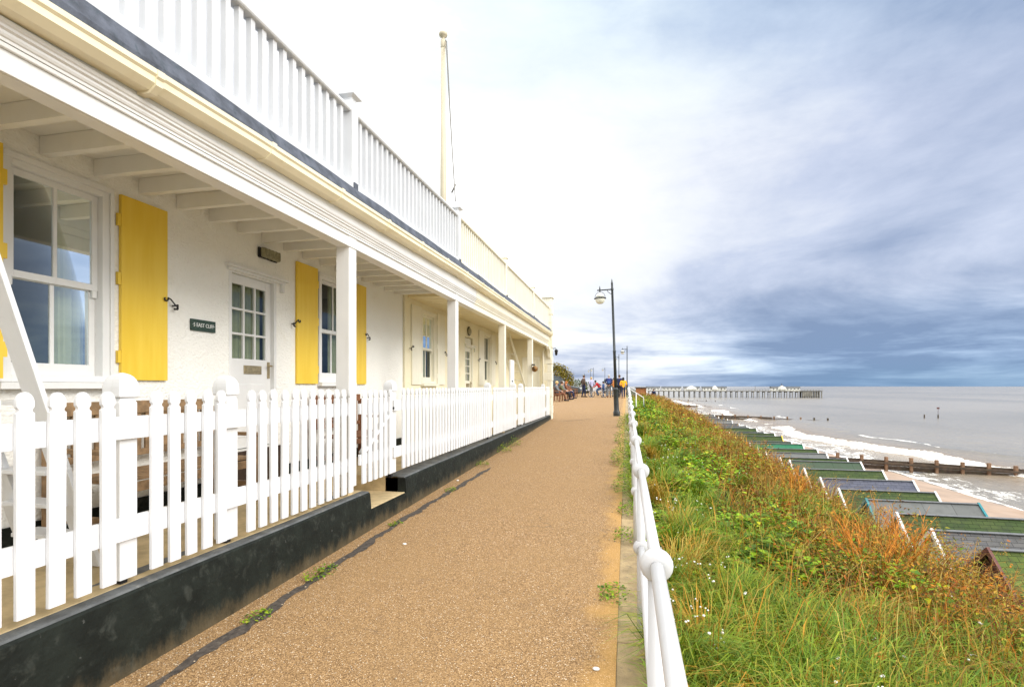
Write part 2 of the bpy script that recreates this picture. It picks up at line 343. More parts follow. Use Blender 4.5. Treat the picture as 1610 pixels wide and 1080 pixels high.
# ------------------------------------------------------------------ mesh helpers
class MB:
    def __init__(s): s.v = []; s.f = []; s.mi = []; s.sm = []; s.uv = {}
    def add(s, vs, fs, mi=0, smooth=False):
        o = len(s.v); s.v += [tuple(v) for v in vs]
        for f in fs: s.f.append(tuple(i + o for i in f)); s.mi.append(mi); s.sm.append(smooth)
        return s
    def box(s, x0, x1, y0, y1, z0, z1, mi=0):
        if x0 > x1: x0, x1 = x1, x0
        if y0 > y1: y0, y1 = y1, y0
        if z0 > z1: z0, z1 = z1, z0
        v = [(x0, y0, z0), (x1, y0, z0), (x1, y1, z0), (x0, y1, z0), (x0, y0, z1), (x1, y0, z1), (x1, y1, z1), (x0, y1, z1)]
        return s.add(v, [(0, 3, 2, 1), (4, 5, 6, 7), (0, 1, 5, 4), (1, 2, 6, 5), (2, 3, 7, 6), (3, 0, 4, 7)], mi)
    def quad(s, a, b, c, d, mi=0): return s.add([a, b, c, d], [(0, 1, 2, 3)], mi)
    def bar(s, p, q, w, h, up=(0, 0, 1), mi=0):
        p = Vector(p); q = Vector(q); d = (q - p).normalized(); u = Vector(up)
        sd = d.cross(u)
        if sd.length < 1e-4: sd = d.cross(Vector((1, 0, 0)))
        sd.normalize(); u2 = sd.cross(d).normalized()
        vs = []
        for c in (p, q):
            for a, b in ((-1, -1), (1, -1), (1, 1), (-1, 1)): vs.append(c + sd * a * w / 2 + u2 * b * h / 2)
        return s.add(vs, [(0, 1, 2, 3), (7, 6, 5, 4), (0, 4, 5, 1), (1, 5, 6, 2), (2, 6, 7, 3), (3, 7, 4, 0)], mi)
    def tube(s, pts, rad, n=10, mi=0, caps=True):
        pts = [Vector(p) for p in pts]
        if isinstance(rad, (int, float)): rad = [rad] * len(pts)
        vs = []; pu = None
        for i, p in enumerate(pts):
            d = (pts[min(i + 1, len(pts) - 1)] - pts[max(i - 1, 0)])
            d = d.normalized() if d.length > 1e-9 else Vector((0, 0, 1))
            if pu is None:
                pu = d.orthogonal().normalized()
            pu = (pu - d * pu.dot(d)); pu = pu.normalized() if pu.length > 1e-6 else d.orthogonal().normalized()
            b = d.cross(pu)
            for k in range(n):
                a = 2 * math.pi * k / n; vs.append(p + (pu * math.cos(a) + b * math.sin(a)) * rad[i])
        fs = []
        for i in range(len(pts) - 1):
            for k in range(n):
                fs.append((i * n + k, i * n + (k + 1) % n, (i + 1) * n + (k + 1) % n, (i + 1) * n + k))
        s.add(vs, fs, mi, True)
        if caps:
            o = len(s.v) - len(vs); L = (len(pts) - 1) * n
            s.f.append(tuple(o + k for k in reversed(range(n)))); s.mi.append(mi); s.sm.append(False)
            s.f.append(tuple(o + L + k for k in range(n))); s.mi.append(mi); s.sm.append(False)
        return s
    def lathe(s, prof, c=(0, 0, 0), n=16, mi=0, smooth=True, axis='z', rot=0.0):
        vs = []
        for r, z in prof:
            for k in range(n):
                a = 2 * math.pi * k / n + rot
                x, y = r * math.cos(a), r * math.sin(a)
                if axis == 'z': vs.append((c[0] + x, c[1] + y, c[2] + z))
                elif axis == 'y': vs.append((c[0] + x, c[1] + z, c[2] + y))
                else: vs.append((c[0] + z, c[1] + x, c[2] + y))
        fs = []
        for i in range(len(prof) - 1):
            for k in range(n): fs.append((i * n + k, i * n + (k + 1) % n, (i + 1) * n + (k + 1) % n, (i + 1) * n + k))
        s.add(vs, fs, mi, smooth)
        o = len(s.v) - len(vs); L = (len(prof) - 1) * n
        s.f.append(tuple(o + k for k in reversed(range(n)))); s.mi.append(mi); s.sm.append(False)
        s.f.append(tuple(o + L + k for k in range(n))); s.mi.append(mi); s.sm.append(False)
        return s
    def sq(s, prof, c, mi=0):   # square section lathe: list of (half width, z)
        return s.lathe([(h * math.sqrt(2), z) for h, z in prof], c, 4, mi, False, 'z', math.pi / 4)
    def ball(s, c, r, n=12, m=8, mi=0, sx=1, sy=1, sz=1):
        prof = []
        vs = []; fs = []
        for i in range(m + 1):
            t = math.pi * i / m
            for k in range(n):
                a = 2 * math.pi * k / n
                vs.append((c[0] + r * sx * math.sin(t) * math.cos(a), c[1] + r * sy * math.sin(t) * math.sin(a), c[2] - r * sz * math.cos(t)))
        for i in range(m):
            for k in range(n): fs.append((i * n + k, i * n + (k + 1) % n, (i + 1) * n + (k + 1) % n, (i + 1) * n + k))
        return s.add(vs, fs, mi, True)
    def prism(s, pts, fn, d0, d1, mi=0):   # pts 2D outline; fn(u, v, d) -> xyz
        n = len(pts)
        vs = [fn(u, v, d0) for u, v in pts] + [fn(u, v, d1) for u, v in pts]
        fs = [tuple(reversed(range(n))), tuple(range(n, 2 * n))] + [(i, (i + 1) % n, n + (i + 1) % n, n + i) for i in range(n)]
        return s.add(vs, fs, mi)
    def sweep(s, prof, path, mi=0, smooth=False):  # prof list of (x, z) ; path list of (y, dz)
        n = len(prof); vs = []
        for y, dz in path: vs += [(x, y, z + dz) for x, z in prof]
        fs = []
        for i in range(len(path) - 1):
            for k in range(n): fs.append((i * n + k, i * n + (k + 1) % n, (i + 1) * n + (k + 1) % n, (i + 1) * n + k))
        fs.append(tuple(range(n))); L = (len(path) - 1) * n; fs.append(tuple(L + k for k in reversed(range(n))))
        return s.add(vs, fs, mi, smooth)

def wloc(p):
    v = Vector((0, 0, 0))
    while p is not None: v += Vector(p.location); p = p.parent
    return v
def obj(name, mb, m, parent=None, bevel=0.0, fix=True):
    me = bpy.data.meshes.new(name)
    off = wloc(parent) if parent is not None else Vector((0, 0, 0))
    me.from_pydata([(v[0] - off.x, v[1] - off.y, v[2] - off.z) for v in mb.v], [], mb.f)
    for mm in (m if isinstance(m, (list, tuple)) else [m]): me.materials.append(M[mm] if isinstance(mm, str) else mm)
    me.polygons.foreach_set('material_index', mb.mi); me.polygons.foreach_set('use_smooth', mb.sm)
    if fix:
        import bmesh
        bm = bmesh.new(); bm.from_mesh(me); bmesh.ops.recalc_face_normals(bm, faces=bm.faces); bm.to_mesh(me); bm.free()
    me.update()
    o = bpy.data.objects.new(name, me); C.objects.link(o); o.parent = parent
    if bevel:
        b = o.modifiers.new('bevel', 'BEVEL'); b.width = bevel; b.segments = 2; b.limit_method = 'ANGLE'
    return o
def tag(o, label, cat, group=None):
    o['label'] = label; o['category'] = cat
    if group: o['group'] = group
    return o
def thing(name, label, cat, loc=(0, 0, 0), group=None):
    o = bpy.data.objects.new(name, None); C.objects.link(o); o.location = loc; o.empty_display_size = 0.1
    return tag(o, label, cat, group)
def struct(o, kind='structure'): o['kind'] = kind; return o
def copy_tree(o, parent=None):
    c = o.copy(); C.objects.link(c); c.parent = parent
    for ch in list(o.children): copy_tree(ch, c)
    return c
def np_mesh(name, verts, tris, cols, m, parent=None, smooth=False):
    me = bpy.data.meshes.new(name)
    nv, nt = len(verts), len(tris)
    me.vertices.add(nv); me.vertices.foreach_set('co', np.ascontiguousarray(verts, dtype=np.float32).ravel())
    me.loops.add(nt * 3); me.loops.foreach_set('vertex_index', np.ascontiguousarray(tris, dtype=np.int32).ravel())
    me.polygons.add(nt); me.polygons.foreach_set('loop_start', np.arange(0, nt * 3, 3, dtype=np.int32))
    try: me.polygons.foreach_set('loop_total', np.full(nt, 3, dtype=np.int32))
    except Exception: pass
    me.update(calc_edges=True)
    if cols is not None:
        a = me.color_attributes.new('Col', 'FLOAT_COLOR', 'POINT')
        c4 = np.ones((nv, 4), dtype=np.float32); c4[:, :3] = cols
        a.data.foreach_set('color', c4.ravel())
    me.materials.append(M[m])
    if smooth: me.polygons.foreach_set('use_smooth', np.ones(nt, dtype=bool))
    o = bpy.data.objects.new(name, me); C.objects.link(o); o.parent = parent
    return o

# smooth value noise for scattering
_G = rng.random((64, 64))
def vnoise(x, y, s):
    x = np.asarray(x) * s + 100.3; y = np.asarray(y) * s + 57.1
    i = np.floor(x).astype(int); j = np.floor(y).astype(int); u = x - i; v = y - j
    u = u * u * (3 - 2 * u); v = v * v * (3 - 2 * v)
    g = lambda a, b: _G[a % 64, b % 64]
    return (g(i, j) * (1 - u) + g(i + 1, j) * u) * (1 - v) + (g(i, j + 1) * (1 - u) + g(i + 1, j + 1) * u) * v
def fbm(x, y, s): return 0.55 * vnoise(x, y, s) + 0.3 * vnoise(x, y, s * 2.1) + 0.15 * vnoise(x, y, s * 4.3)

# ------------------------------------------------------------------ terrain profiles
PY = [-40, 0, 3, 10, 19, 25, 44, 80, 600]; PZ = [0, 0, 0.02, 0.17, 0.41, 0.50, 0.65, 0.67, 0.67]
def pz(y): return np.interp(y, PY, PZ)
def bank_z(x, y):
    b = np.interp(x, [0.09, 0.3, 1.2, 2.6, 3.2, 8.1, 8.6, 14], [0.0, 0.08, 0.27, 0.46, 0.66, 5.6, 5.8, 5.8])
    z = pz(y) - b - 0.02
    return np.maximum(z, -5.2 + 0 * z) + 0.10 * (fbm(x, y, 0.8) - 0.5) * np.clip((x - 0.3) / 1.0, 0, 1)

# ================================================================== SETTING
# sea with waves, surf and foam
SEA = -6.45
def shore(y): return np.interp(y, [0, 40, 86, 150, 400, 900], [25.5, 24.8, 23.0, 21.0, 18.0, 17.0])
def crest(y): return np.interp(y, [0, 40, 56, 72, 87, 100, 140, 300, 900], [38, 36.5, 35, 32.5, 27.5, 28.5, 29.5, 26, 22])
xs = np.concatenate([[-6000, -2000, -600, -150, -30, 0, 10, 14], np.arange(17, 62, 0.36), np.geomspace(62.6, 14000, 60)])
ys = np.concatenate([[-900, -200, -50, 0, 15], np.arange(26, 120, 0.5), np.geomspace(120.6, 330, 110), np.geomspace(336, 16000, 50)])
X, Y = np.meshgrid(xs, ys); X = X.ravel(); Y = Y.ravel()
fine = ((X > 16.9) & (X < 62) & (Y > 25) & (Y < 340)).astype(float)
n_a = fbm(X, Y, 0.33); n_b = fbm(X + 40, Y * 0.5, 0.8); n_c = vnoise(X * 0.3, Y, 0.22)
cd = X - crest(Y) - 2.2 * (n_c - 0.5)
hgt = 0.05 + 0.62 * np.clip(vnoise(X * 0, Y + 9, 0.09) * 1.3, 0.15, 1)
brk = hgt * np.exp(-(cd / np.where(cd > 0, 1.9, 0.8)) ** 2)
cd2 = X - crest(Y) - 9.5 - 3 * (n_c - 0.5)
brk2 = 0.22 * np.exp(-(cd2 / 1.8) ** 2)
Z = SEA + fine * (brk + brk2 + 0.12 * (n_a - 0.5) + 0.08 * (n_b - 0.5))
Z = Z + np.where((X > 62) & (X < 400) & (Y < 400), 0.10 * (fbm(X, Y, 0.2) - 0.5), 0)
sd = X - shore(Y) - 1.6 * (fbm(X, Y, 0.25) - 0.5)
lin_ = vnoise(X * 0.55 + 1.5 * n_c, Y * 0.05, 1.0)
foam = np.clip(sd / 0.5 + 0.5, 0, 1) * np.clip(1 - cd / 1.0, 0, 1) * (0.30 + 0.55 * (n_a - 0.45) + 0.42 * (lin_ - 0.4))
foam = np.maximum(foam, 0.75 * np.exp(-((sd - 0.4) / 0.5) ** 2))
foam = np.maximum(foam, np.exp(-((cd + 0.9) / 1.0) ** 2) * np.clip(hgt * 1.9, 0.2, 1))
foam = np.maximum(foam, 0.85 * np.exp(-(cd2 / 0.6) ** 2) * np.clip((vnoise(X * 0, Y, 0.11) - 0.55) * 5, 0, 1))
foam = foam * fine
nx, ny = len(xs), len(ys)
I = (np.arange(ny - 1)[:, None] * nx + np.arange(nx - 1)[None, :]).ravel()
T = np.concatenate([np.stack([I, I + 1, I + nx + 1], 1), np.stack([I, I + nx + 1, I + nx], 1)])
def sea_mat():
    m = bpy.data.materials.new('grey_sea_water'); m.use_nodes = True
    N = NT(m.node_tree); b = N.n['Principled BSDF']
    g = N.new('ShaderNodeNewGeometry').outputs['Position']
    a = N.new('ShaderNodeAttribute', attribute_name='Col'); s = N.n.new('ShaderNodeSeparateColor'); N.link(a.outputs['Color'], s.inputs[0])
    big = N.noise(N.scalev(g, 0.02, 0.008, 1), 1.0, 4)
    c = N.mix(N.smooth(big, 0.35, 0.65), (0.215, 0.195, 0.160), (0.28, 0.25, 0.205))
    c = N.mix(N.math('MULTIPLY', s.outputs[1], 0.65), c, (0.27, 0.18, 0.09))
    f1 = N.noise(N.scalev(g, 1.3, 0.55, 1), 1.0, 7, 0.68, 0.9)
    f2 = N.noise(N.scalev(g, 3.4, 1.5, 1), 1.0, 6, 0.7, 1.2)
    fm = N.smooth(N.math('ADD', s.outputs[0], N.math('ADD', N.math('MULTIPLY', N.math('SUBTRACT', f1, 0.5), 1.3), N.math('MULTIPLY', N.math('SUBTRACT', f2, 0.5), 0.8))), 0.50, 0.66)
    fm = N.math('MULTIPLY', fm, N.smooth(s.outputs[0], 0.02, 0.12))
    c = N.mix(fm, c, (0.80, 0.78, 0.73))
    N.link(c, b.inputs['Base Color'])
    N.link(N.math('ADD', 0.22, N.math('MULTIPLY', fm, 0.6)), b.inputs['Roughness']); b.inputs['Specular IOR Level'].default_value = 0.26
    bp = N.new('ShaderNodeBump'); bp.inputs['Strength'].default_value = 0.9; bp.inputs['Distance'].default_value = 0.5
    h = N.math('ADD', N.noise(N.scalev(g, 0.9, 0.35, 1), 1.0, 6, 0.6, 0.3), N.math('MULTIPLY', f1, 0.25))
    N.link(h, bp.inputs['Height']); N.link(bp.outputs[0], b.inputs['Normal'])
    return m
M['sea'] = sea_mat()
shallow = np.clip(1 - np.abs(X - crest(Y)) / 9, 0, 1) * fine
o = np_mesh('sea', np.stack([X, Y, Z], 1), T, np.stack([foam, shallow, foam * 0], 1), 'sea', smooth=True); struct(o)

# beach
def sand_mat():
    m = mat('wet_sand', (0.33, 0.24, 0.175), 0.7, 0.12, 0.6, 0.4, 6, dirt=(0.30, 0.20, 0.12), dscale=0.35, damt=0.6); return m
M['sand'] = sand_mat()
xs2 = np.concatenate([np.arange(13.6, 34, 0.8)]); ys2 = np.concatenate([np.arange(-10, 120, 2.0), np.geomspace(122, 900, 40)])
X2, Y2 = np.meshgrid(xs2, ys2); X2 = X2.ravel(); Y2 = Y2.ravel()
t2 = (X2 - 13.6) / (shore(Y2) - 13.6)
Z2 = -5.45 + t2 * (SEA + 5.45) + 0.10 * (fbm(X2, Y2, 0.3) - 0.5) - np.clip(t2 - 1, 0, 9) * 0.8
n2x = len(xs2); I = (np.arange(len(ys2) - 1)[:, None] * n2x + np.arange(n2x - 1)[None, :]).ravel()
T2 = np.concatenate([np.stack([I, I + 1, I + n2x + 1], 1), np.stack([I, I + n2x + 1, I + n2x], 1)])
struct(np_mesh('beach', np.stack([X2, Y2, Z2], 1), T2, None, 'sand', smooth=True))

# bank terrain
xs3 = np.concatenate([np.arange(0.088, 3.6, 0.14), np.arange(3.7, 13, 0.5)]); ys3 = np.concatenate([np.arange(-6, 30, 0.3), np.geomspace(30.5, 700, 80)])
X3, Y3 = np.meshgrid(xs3, ys3); X3 = X3.ravel(); Y3 = Y3.ravel(); n3x = len(xs3)
I = (np.arange(len(ys3) - 1)[:, None] * n3x + np.arange(n3x - 1)[None, :]).ravel()
T3 = np.concatenate([np.stack([I, I + 1, I + n3x + 1], 1), np.stack([I, I + n3x + 1, I + n3x], 1)])
struct(np_mesh('bank', np.stack([X3, Y3, bank_z(X3, Y3)], 1), T3, None, 'bank', smooth=True))
mb = MB(); mb.box(12.0, 13.9, -10, 620, -5.9, -5.16); struct(obj('promenade', mb, 'prom'))

# path sheet, kerb, land
YS = [-12, -4, 0, 1, 2, 3, 4.5, 6, 8, 10, 12, 14, 16, 18.75, 21, 25, 30, 37, 44, 60, 80, 130]
mb = MB()
for a, b in zip(YS[:-1], YS[1:]):
    x0 = -2.75 if b <= 18.75 else -16.0
    mb.quad((x0, a, pz(a)), (-0.055, a, pz(a)), (-0.055, b, pz(b)), (x0, b, pz(b)))
struct(obj('path', mb, 'path'))
mb = MB()
ky = list(np.arange(-6, 46, 0.92))
for a, b in zip(ky[:-1], ky[1:]):
    za, zb = pz(a) - 0.01, pz(b) - 0.01; j = random.uniform(-0.004, 0.004); b2 = b - 0.006
    v = [(-0.055 + j, a, za), (0.11, a, za), (0.11, b2, zb), (-0.055 + j, b2, zb)]
    mb.add(v + [(x, y, z - 0.25) for x, y, z in v], [(0, 1, 2, 3), (0, 4, 5, 1), (1, 5, 6, 2), (2, 6, 7, 3), (3, 7, 4, 0)])
struct(obj('kerb', mb, 'kerb', bevel=0.006))
mb = MB()
YL = [-60, -12, 0, 3, 10, 19, 25, 44, 80, 600]
for a, b in zip(YL[:-1], YL[1:]): mb.quad((-500, a, pz(a) - 0.06), (0.1, a, pz(a) - 0.06), (0.1, b, pz(b) - 0.06), (-500, b, pz(b) - 0.06))
struct(obj('ground', mb, 'ground'))
# dark tarmac seam near the plinth, ragged edge
mb = MB(); prev = None; y = -1.0
while y < 8.75:
    c = float(np.interp(y, [0, 2.3, 5.5, 8.7], [-2.39, -2.385, -2.43, -2.30])) + 0.012 * math.sin(y * 9) + random.uniform(-0.006, 0.006)
    wd = 0.050 + 0.03 * abs(math.sin(y * 2.3 + 1)) + random.uniform(-0.012, 0.016)
    if y > 8.4: wd *= max(0.1, (8.75 - y) / 0.35)
    cur = ((c - wd * 0.35, y, pz(y) + 0.004), (c + wd * random.uniform(0.55, 0.95), y, pz(y) + 0.004))
    if prev: mb.quad(prev[0], prev[1], cur[1], cur[0])
    prev = cur; y += 0.05
struct(obj('path_seam', mb, 'tarmac'))
# crack in the path near the lamp and its pale patch
mb = MB(); prev = None
for i in range(24):
    t = i / 23; x = -2.15 + 1.05 * t; y = 17.3 + 1.4 * t + 0.10 * math.sin(t * 17); wd = 0.035 * math.sin(t * math.pi) + 0.01
    cur = ((x, y - wd, pz(y) + 0.004), (x, y + wd, pz(y + wd) + 0.004))
    if prev: mb.quad(prev[0], cur[0], cur[1], prev[1])
    prev = cur
struct(obj('path_crack', mb, 'tarmac'))
# veranda floor and step
mb = MB()
mb.box(-4.3, -2.70, -3, 4.98, 0.2, 0.46); mb.box(-4.3, -3.45, 4.98, 5.86, 0.2, 0.46); mb.box(-4.3, -2.70, 5.86, 18.4, 0.2, 0.46)
struct(obj('veranda_floor', mb, 'stone_step'))
# ================================================================== BUILDINGS
def holed_wall(mb, x, y0, y1, z0, z1, holes, depth=0.12):
    ysb = sorted({y0, y1} | {h[0] for h in holes} | {h[1] for h in holes}); zsb = sorted({z0, z1} | {h[2] for h in holes} | {h[3] for h in holes})
    for a, b in zip(ysb[:-1], ysb[1:]):
        for c, d in zip(zsb[:-1], zsb[1:]):
            cy, cz = (a + b) / 2, (c + d) / 2
            if any(h[0] < cy < h[1] and h[2] < cz < h[3] for h in holes): continue
            mb.quad((x, a, c), (x, b, c), (x, b, d), (x, a, d))
    for a, b, c, d in holes:
        q = x - depth
        mb.quad((x, a, c), (x, a, d), (q, a, d), (q, a, c)); mb.quad((x, b, c), (q, b, c), (q, b, d), (x, b, d))
        mb.quad((x, a, d), (x, b, d), (q, b, d), (q, a, d)); mb.quad((x, a, c), (q, a, c), (q, b, c), (x, b, c))
def room(mb, x0, x1, y0, y1, z0, z1):      # open towards the windows, with cross walls between the rooms
    mb.quad((x0, y0, z0), (x0, y1, z0), (x0, y1, z1), (x0, y0, z1))
    mb.quad((x0, y0, z0), (x1, y0, z0), (x1, y1, z0), (x0, y1, z0)); mb.quad((x0, y0, z1), (x1, y0, z1), (x1, y1, z1), (x0, y1, z1))
    for t in (0, 0.56, 0.74, 1): y = y0 + (y1 - y0) * t; mb.quad((x0, y, z0), (x1, y, z0), (x1, y, z1), (x0, y, z1))
def ring(mb, x0, x1, y0, y1, z0, z1, w, wt=None, wb=None):
    wt = wt or w; wb = wb or w
    mb.box(x0, x1, y0, y0 + w, z0, z1); mb.box(x0, x1, y1 - w, y1, z0, z1)
    mb.box(x0, x1, y0 + w, y1 - w, z1 - wt, z1); mb.box(x0, x1, y0 + w, y1 - w, z0, z0 + wb)
def curtain(mb, x, y0, y1, z0, z1):
    n = max(6, int((y1 - y0) / 0.012)); pr = None
    for i in range(n + 1):
        y = y0 + (y1 - y0) * i / n; xx = x + 0.018 * math.sin(i * 0.9) + 0.007 * math.sin(i * 2.3)
        cur = ((xx, y, z0), (xx, y, z1))
        if pr: mb.quad(pr[0], cur[0], cur[1], pr[1])
        pr = cur
def sash_window(root, x, y0, y1, z0, z1, m, bars=1, curtains='sides', sill=True, lab=None):
    """y0..y1, z0..z1 = wall opening"""
    mb = MB(); ring(mb, x - 0.10, x + 0.012, y0 - 0.02, y1 + 0.02, z0, z1 + 0.03, 0.075, 0.07, 0.05)
    mb.box(x + 0.012, x + 0.028, y0 - 0.03, y0 + 0.0, z0, z1 + 0.045); mb.box(x + 0.012, x + 0.028, y1, y1 + 0.03, z0, z1 + 0.045)
    mb.box(x + 0.012, x + 0.030, y0, y1, z1 + 0.002, z1 + 0.045)
    wdw = obj('window', mb, m, root, 0.003)
    if lab: wdw['label'] = lab
    a0, a1 = y0 + 0.056, y1 - 0.056; zm = z0 + (z1 - z0) * 0.49; c0, c1 = z0 + 0.051, z1 - 0.041
    for (s0, s1, xx) in ((zm - 0.02, c1, x - 0.035), (c0, zm + 0.02, x - 0.065)):
        mb = MB(); ring(mb, xx - 0.025, xx, a0, a1, s0, s1, 0.045, 0.045, 0.05 if s0 > z0 + 0.2 else 0.085)
        for k in range(bars):
            yy = a0 + (a1 - a0) * (k + 1) / (bars + 1); mb.box(xx - 0.022, xx - 0.002, yy - 0.013, yy + 0.013, s0 + 0.04, s1 - 0.04)
        if s0 > z0 + 0.2:
            for yy in (a0 + 0.004, a1 - 0.040): mb.box(xx - 0.024, xx - 0.003, yy, yy + 0.036, s0 - 0.055, s0)
        obj('sash', mb, m, wdw, 0.002)
        mb = MB(); mb.quad((xx - 0.013, a0 + 0.03, s0 + 0.03), (xx - 0.013, a1 - 0.03, s0 + 0.03), (xx - 0.013, a1 - 0.03, s1 - 0.03), (xx - 0.013, a0 + 0.03, s1 - 0.03))
        obj('pane', mb, 'glass', wdw)
    if sill:
        mb = MB(); mb.box(x - 0.08, x + 0.085, y0 - 0.05, y1 + 0.05, z0 - 0.05, z0 - 0.003); obj('sill', mb, m, wdw, 0.004)
    if curtains:
        wd = (y1 - y0)
        for (q0, q1) in ((y0 + 0.04, y0 + 0.04 + wd * 0.14), (y1 - 0.04 - wd * 0.30, y1 - 0.04)):
            mb = MB(); curtain(mb, x - 0.20, q0, q1, z0 + 0.03, z1 - 0.03); obj('curtain', mb, 'curtain', wdw)
    return wdw
def holdback(mb, x, y, z, s=1):
    # wrought iron scroll holding the shutter back
    pts = []
    for i in range(18):
        t = i / 17 * 4.4; r = 0.012 + 0.012 * (i / 17)
        pts.append((x + 0.010, y + s * (-0.02 + r * math.cos(t + 2.4)), z + 0.012 + r * math.sin(t + 2.4)))
    pts += [(x + 0.012, y + s * 0.03, z + 0.012), (x + 0.012, y + s * 0.075, z - 0.03), (x + 0.012, y + s * 0.10, z - 0.045)]
    mb.tube(pts, 0.0065, 6); mb.tube([(x + 0.012, y + s * 0.10, z - 0.022), (x + 0.012, y + s * 0.10, z - 0.068)], 0.009, 6)
    mb.tube([(x + 0.012, y + s * 0.10, z - 0.066), (x + 0.012, y + s * 0.065, z - 0.070)], 0.009, 6)
    mb.tube([(x - 0.03, y + s * 0.085, z - 0.035), (x + 0.014, y + s * 0.085, z - 0.035)], 0.007, 6)
def shutter(root, x, y0, y1, z0, z1, m, hinge_lo=True, hold=None, lab=None):
    mb = MB(); mb.box(x + 0.003, x + 0.033, y0, y1, z0, z1)
    for zz in (z0 + 0.18, z1 - 0.30): mb.box(x - 0.017, x + 0.003, y0 + 0.02, y1 - 0.02, zz, zz + 0.09)
    s = obj('shutter', mb, m, root, 0.002)
    if lab: s['label'] = lab
    for zz in (z0 + 0.14, z0 + 0.78, z1 - 0.26):
        hb = MB(); yy = y0 if hinge_lo else y1; sg = -1 if hinge_lo else 1
        hb.box(x + 0.004, x + 0.028, yy + sg * 0.002, yy + sg * 0.026, zz, zz + 0.10); obj('hinge', hb, m, s)
    if hold is not None:
        hb = MB(); holdback(hb, x + 0.036, y1 - 0.01 if hinge_lo else y0 + 0.01, hold, 1 if hinge_lo else -1); obj('holdback', hb, 'iron', s)
    return s

GY = [-3, 1.7, 3.2, 7.9, 19]; GZ = [3.10, 3.165, 3.235, 3.315, 3.335]
def gz(y): return float(np.interp(y, GY, GZ))
FY = [-3, 1.9, 3.2, 7.9, 19]; FZ = [3.30, 3.335, 3.35, 3.43, 3.445]
def fz(y): return float(np.interp(y, FY, FZ))
BZ = lambda y: float(np.interp(y, [-3, 2, 8, 19], [3.49, 3.495, 3.565, 3.575]))

def eaves(root, y0, y1, trim, joist_m, jz, jdepth, jstep, jw, wallx, cream):
    dy = [y for y in (1.0, 3.2, 7.9) if y0 < y < y1]; path = [y0] + dy + [y1]
    mb = MB(); mb.box(-2.80, -2.690, y0, y1, 2.93, 3.062); obj('beam', mb, trim, root, 0.003)
    mb = MB(); mb.box(-2.688, -2.674, y0, y1, 2.930, 2.952); mb.box(-2.689, -2.672, y0, y1, 3.040, 3.062); obj('beam_trim', mb, trim, root, 0.004)
    mb = MB()
    mb.sweep([(-2.80, 3.064), (-2.668, 3.064), (-2.668, 3.078), (-2.660, 3.082), (-2.654, 3.092), (-2.654, 3.104), (-2.640, 3.110), (-2.640, 3.122), (-2.632, 3.128), (-2.626, 3.142), (-2.80, 3.142)], [(y0, 0), (y1, 0)])
    obj('cornice_moulding', mb, trim, root)
    mb = MB(); mb.sweep([(-2.80, 3.144), (-2.645, 3.144), (-2.645, 3.30), (-2.80, 3.30)], [(y, max(0, fz(y) - 3.33) if False else 0) for y in (y0, y1)]); mb.box(-2.80, -2.650, y0, y1, 3.302, 3.40); obj('fascia', mb, trim, root)
    # joists and boards under the terrace
    n = 0; y = y0 + 0.12
    while y < y1 - 0.05:
        mb = MB(); mb.box(wallx + 0.001, -2.802, y, y + jw, jz, jz + jdepth); obj('joist', mb, joist_m, root, 0.003); y += jstep; n += 1
    mb = MB(); mb.box(wallx - 4.0, -2.802, y0, y1, jz + jdepth + 0.001, jz + jdepth + 0.03); obj('soffit', mb, joist_m, root)
    mb = MB(); mb.box(wallx - 4.0, -2.652, y0, y1, 3.405, 3.44); obj('terrace_deck', mb, 'lead', root)
    # gutter (square profile, open top)
    g = [(-2.640, 0.105), (-2.640, 0.0), (-2.560, 0.0), (-2.520, 0.032), (-2.520, 0.066), (-2.506, 0.078), (-2.506, 0.105), (-2.518, 0.105), (-2.518, 0.085), (-2.532, 0.072), (-2.532, 0.042), (-2.566, 0.012), (-2.628, 0.012), (-2.628, 0.105)]
    mb = MB(); mb.sweep(g, [(y, gz(y) - 0.03) for y in path]); gt = obj('gutter', mb, 'gutter', root)
    y = y0 + 0.62
    while y < y1:
        mb = MB(); mb.sweep([(-2.643, 0.108), (-2.643, -0.006), (-2.557, -0.006), (-2.514, 0.030), (-2.514, 0.064), (-2.500, 0.076), (-2.500, 0.112), (-2.52, 0.112), (-2.52, 0.108)], [(y, gz(y) - 0.03), (y + 0.045, gz(y + 0.045) - 0.03)])
        obj('gutter_bracket', mb, 'gutter', gt); y += 0.95
    # roof felt turned over the edge
    mb = MB(); yy = list(np.arange(y0, y1, 0.25)) + [y1]
    pth = [(y, fz(y) + 0.004 * math.sin(y * 5) + (0.010 * math.sin(y * 2.2) if cream else 0)) for y in yy]
    mb.sweep([(-2.645, -0.035), (-2.590, -0.035), (-2.572, -0.028), (-2.570, 0.01), (-2.610, 0.120), (-2.80, 0.128), (-2.80, 0.05), (-2.645, 0.05)], pth); obj('roof_edge_felt', mb, 'lead', root)
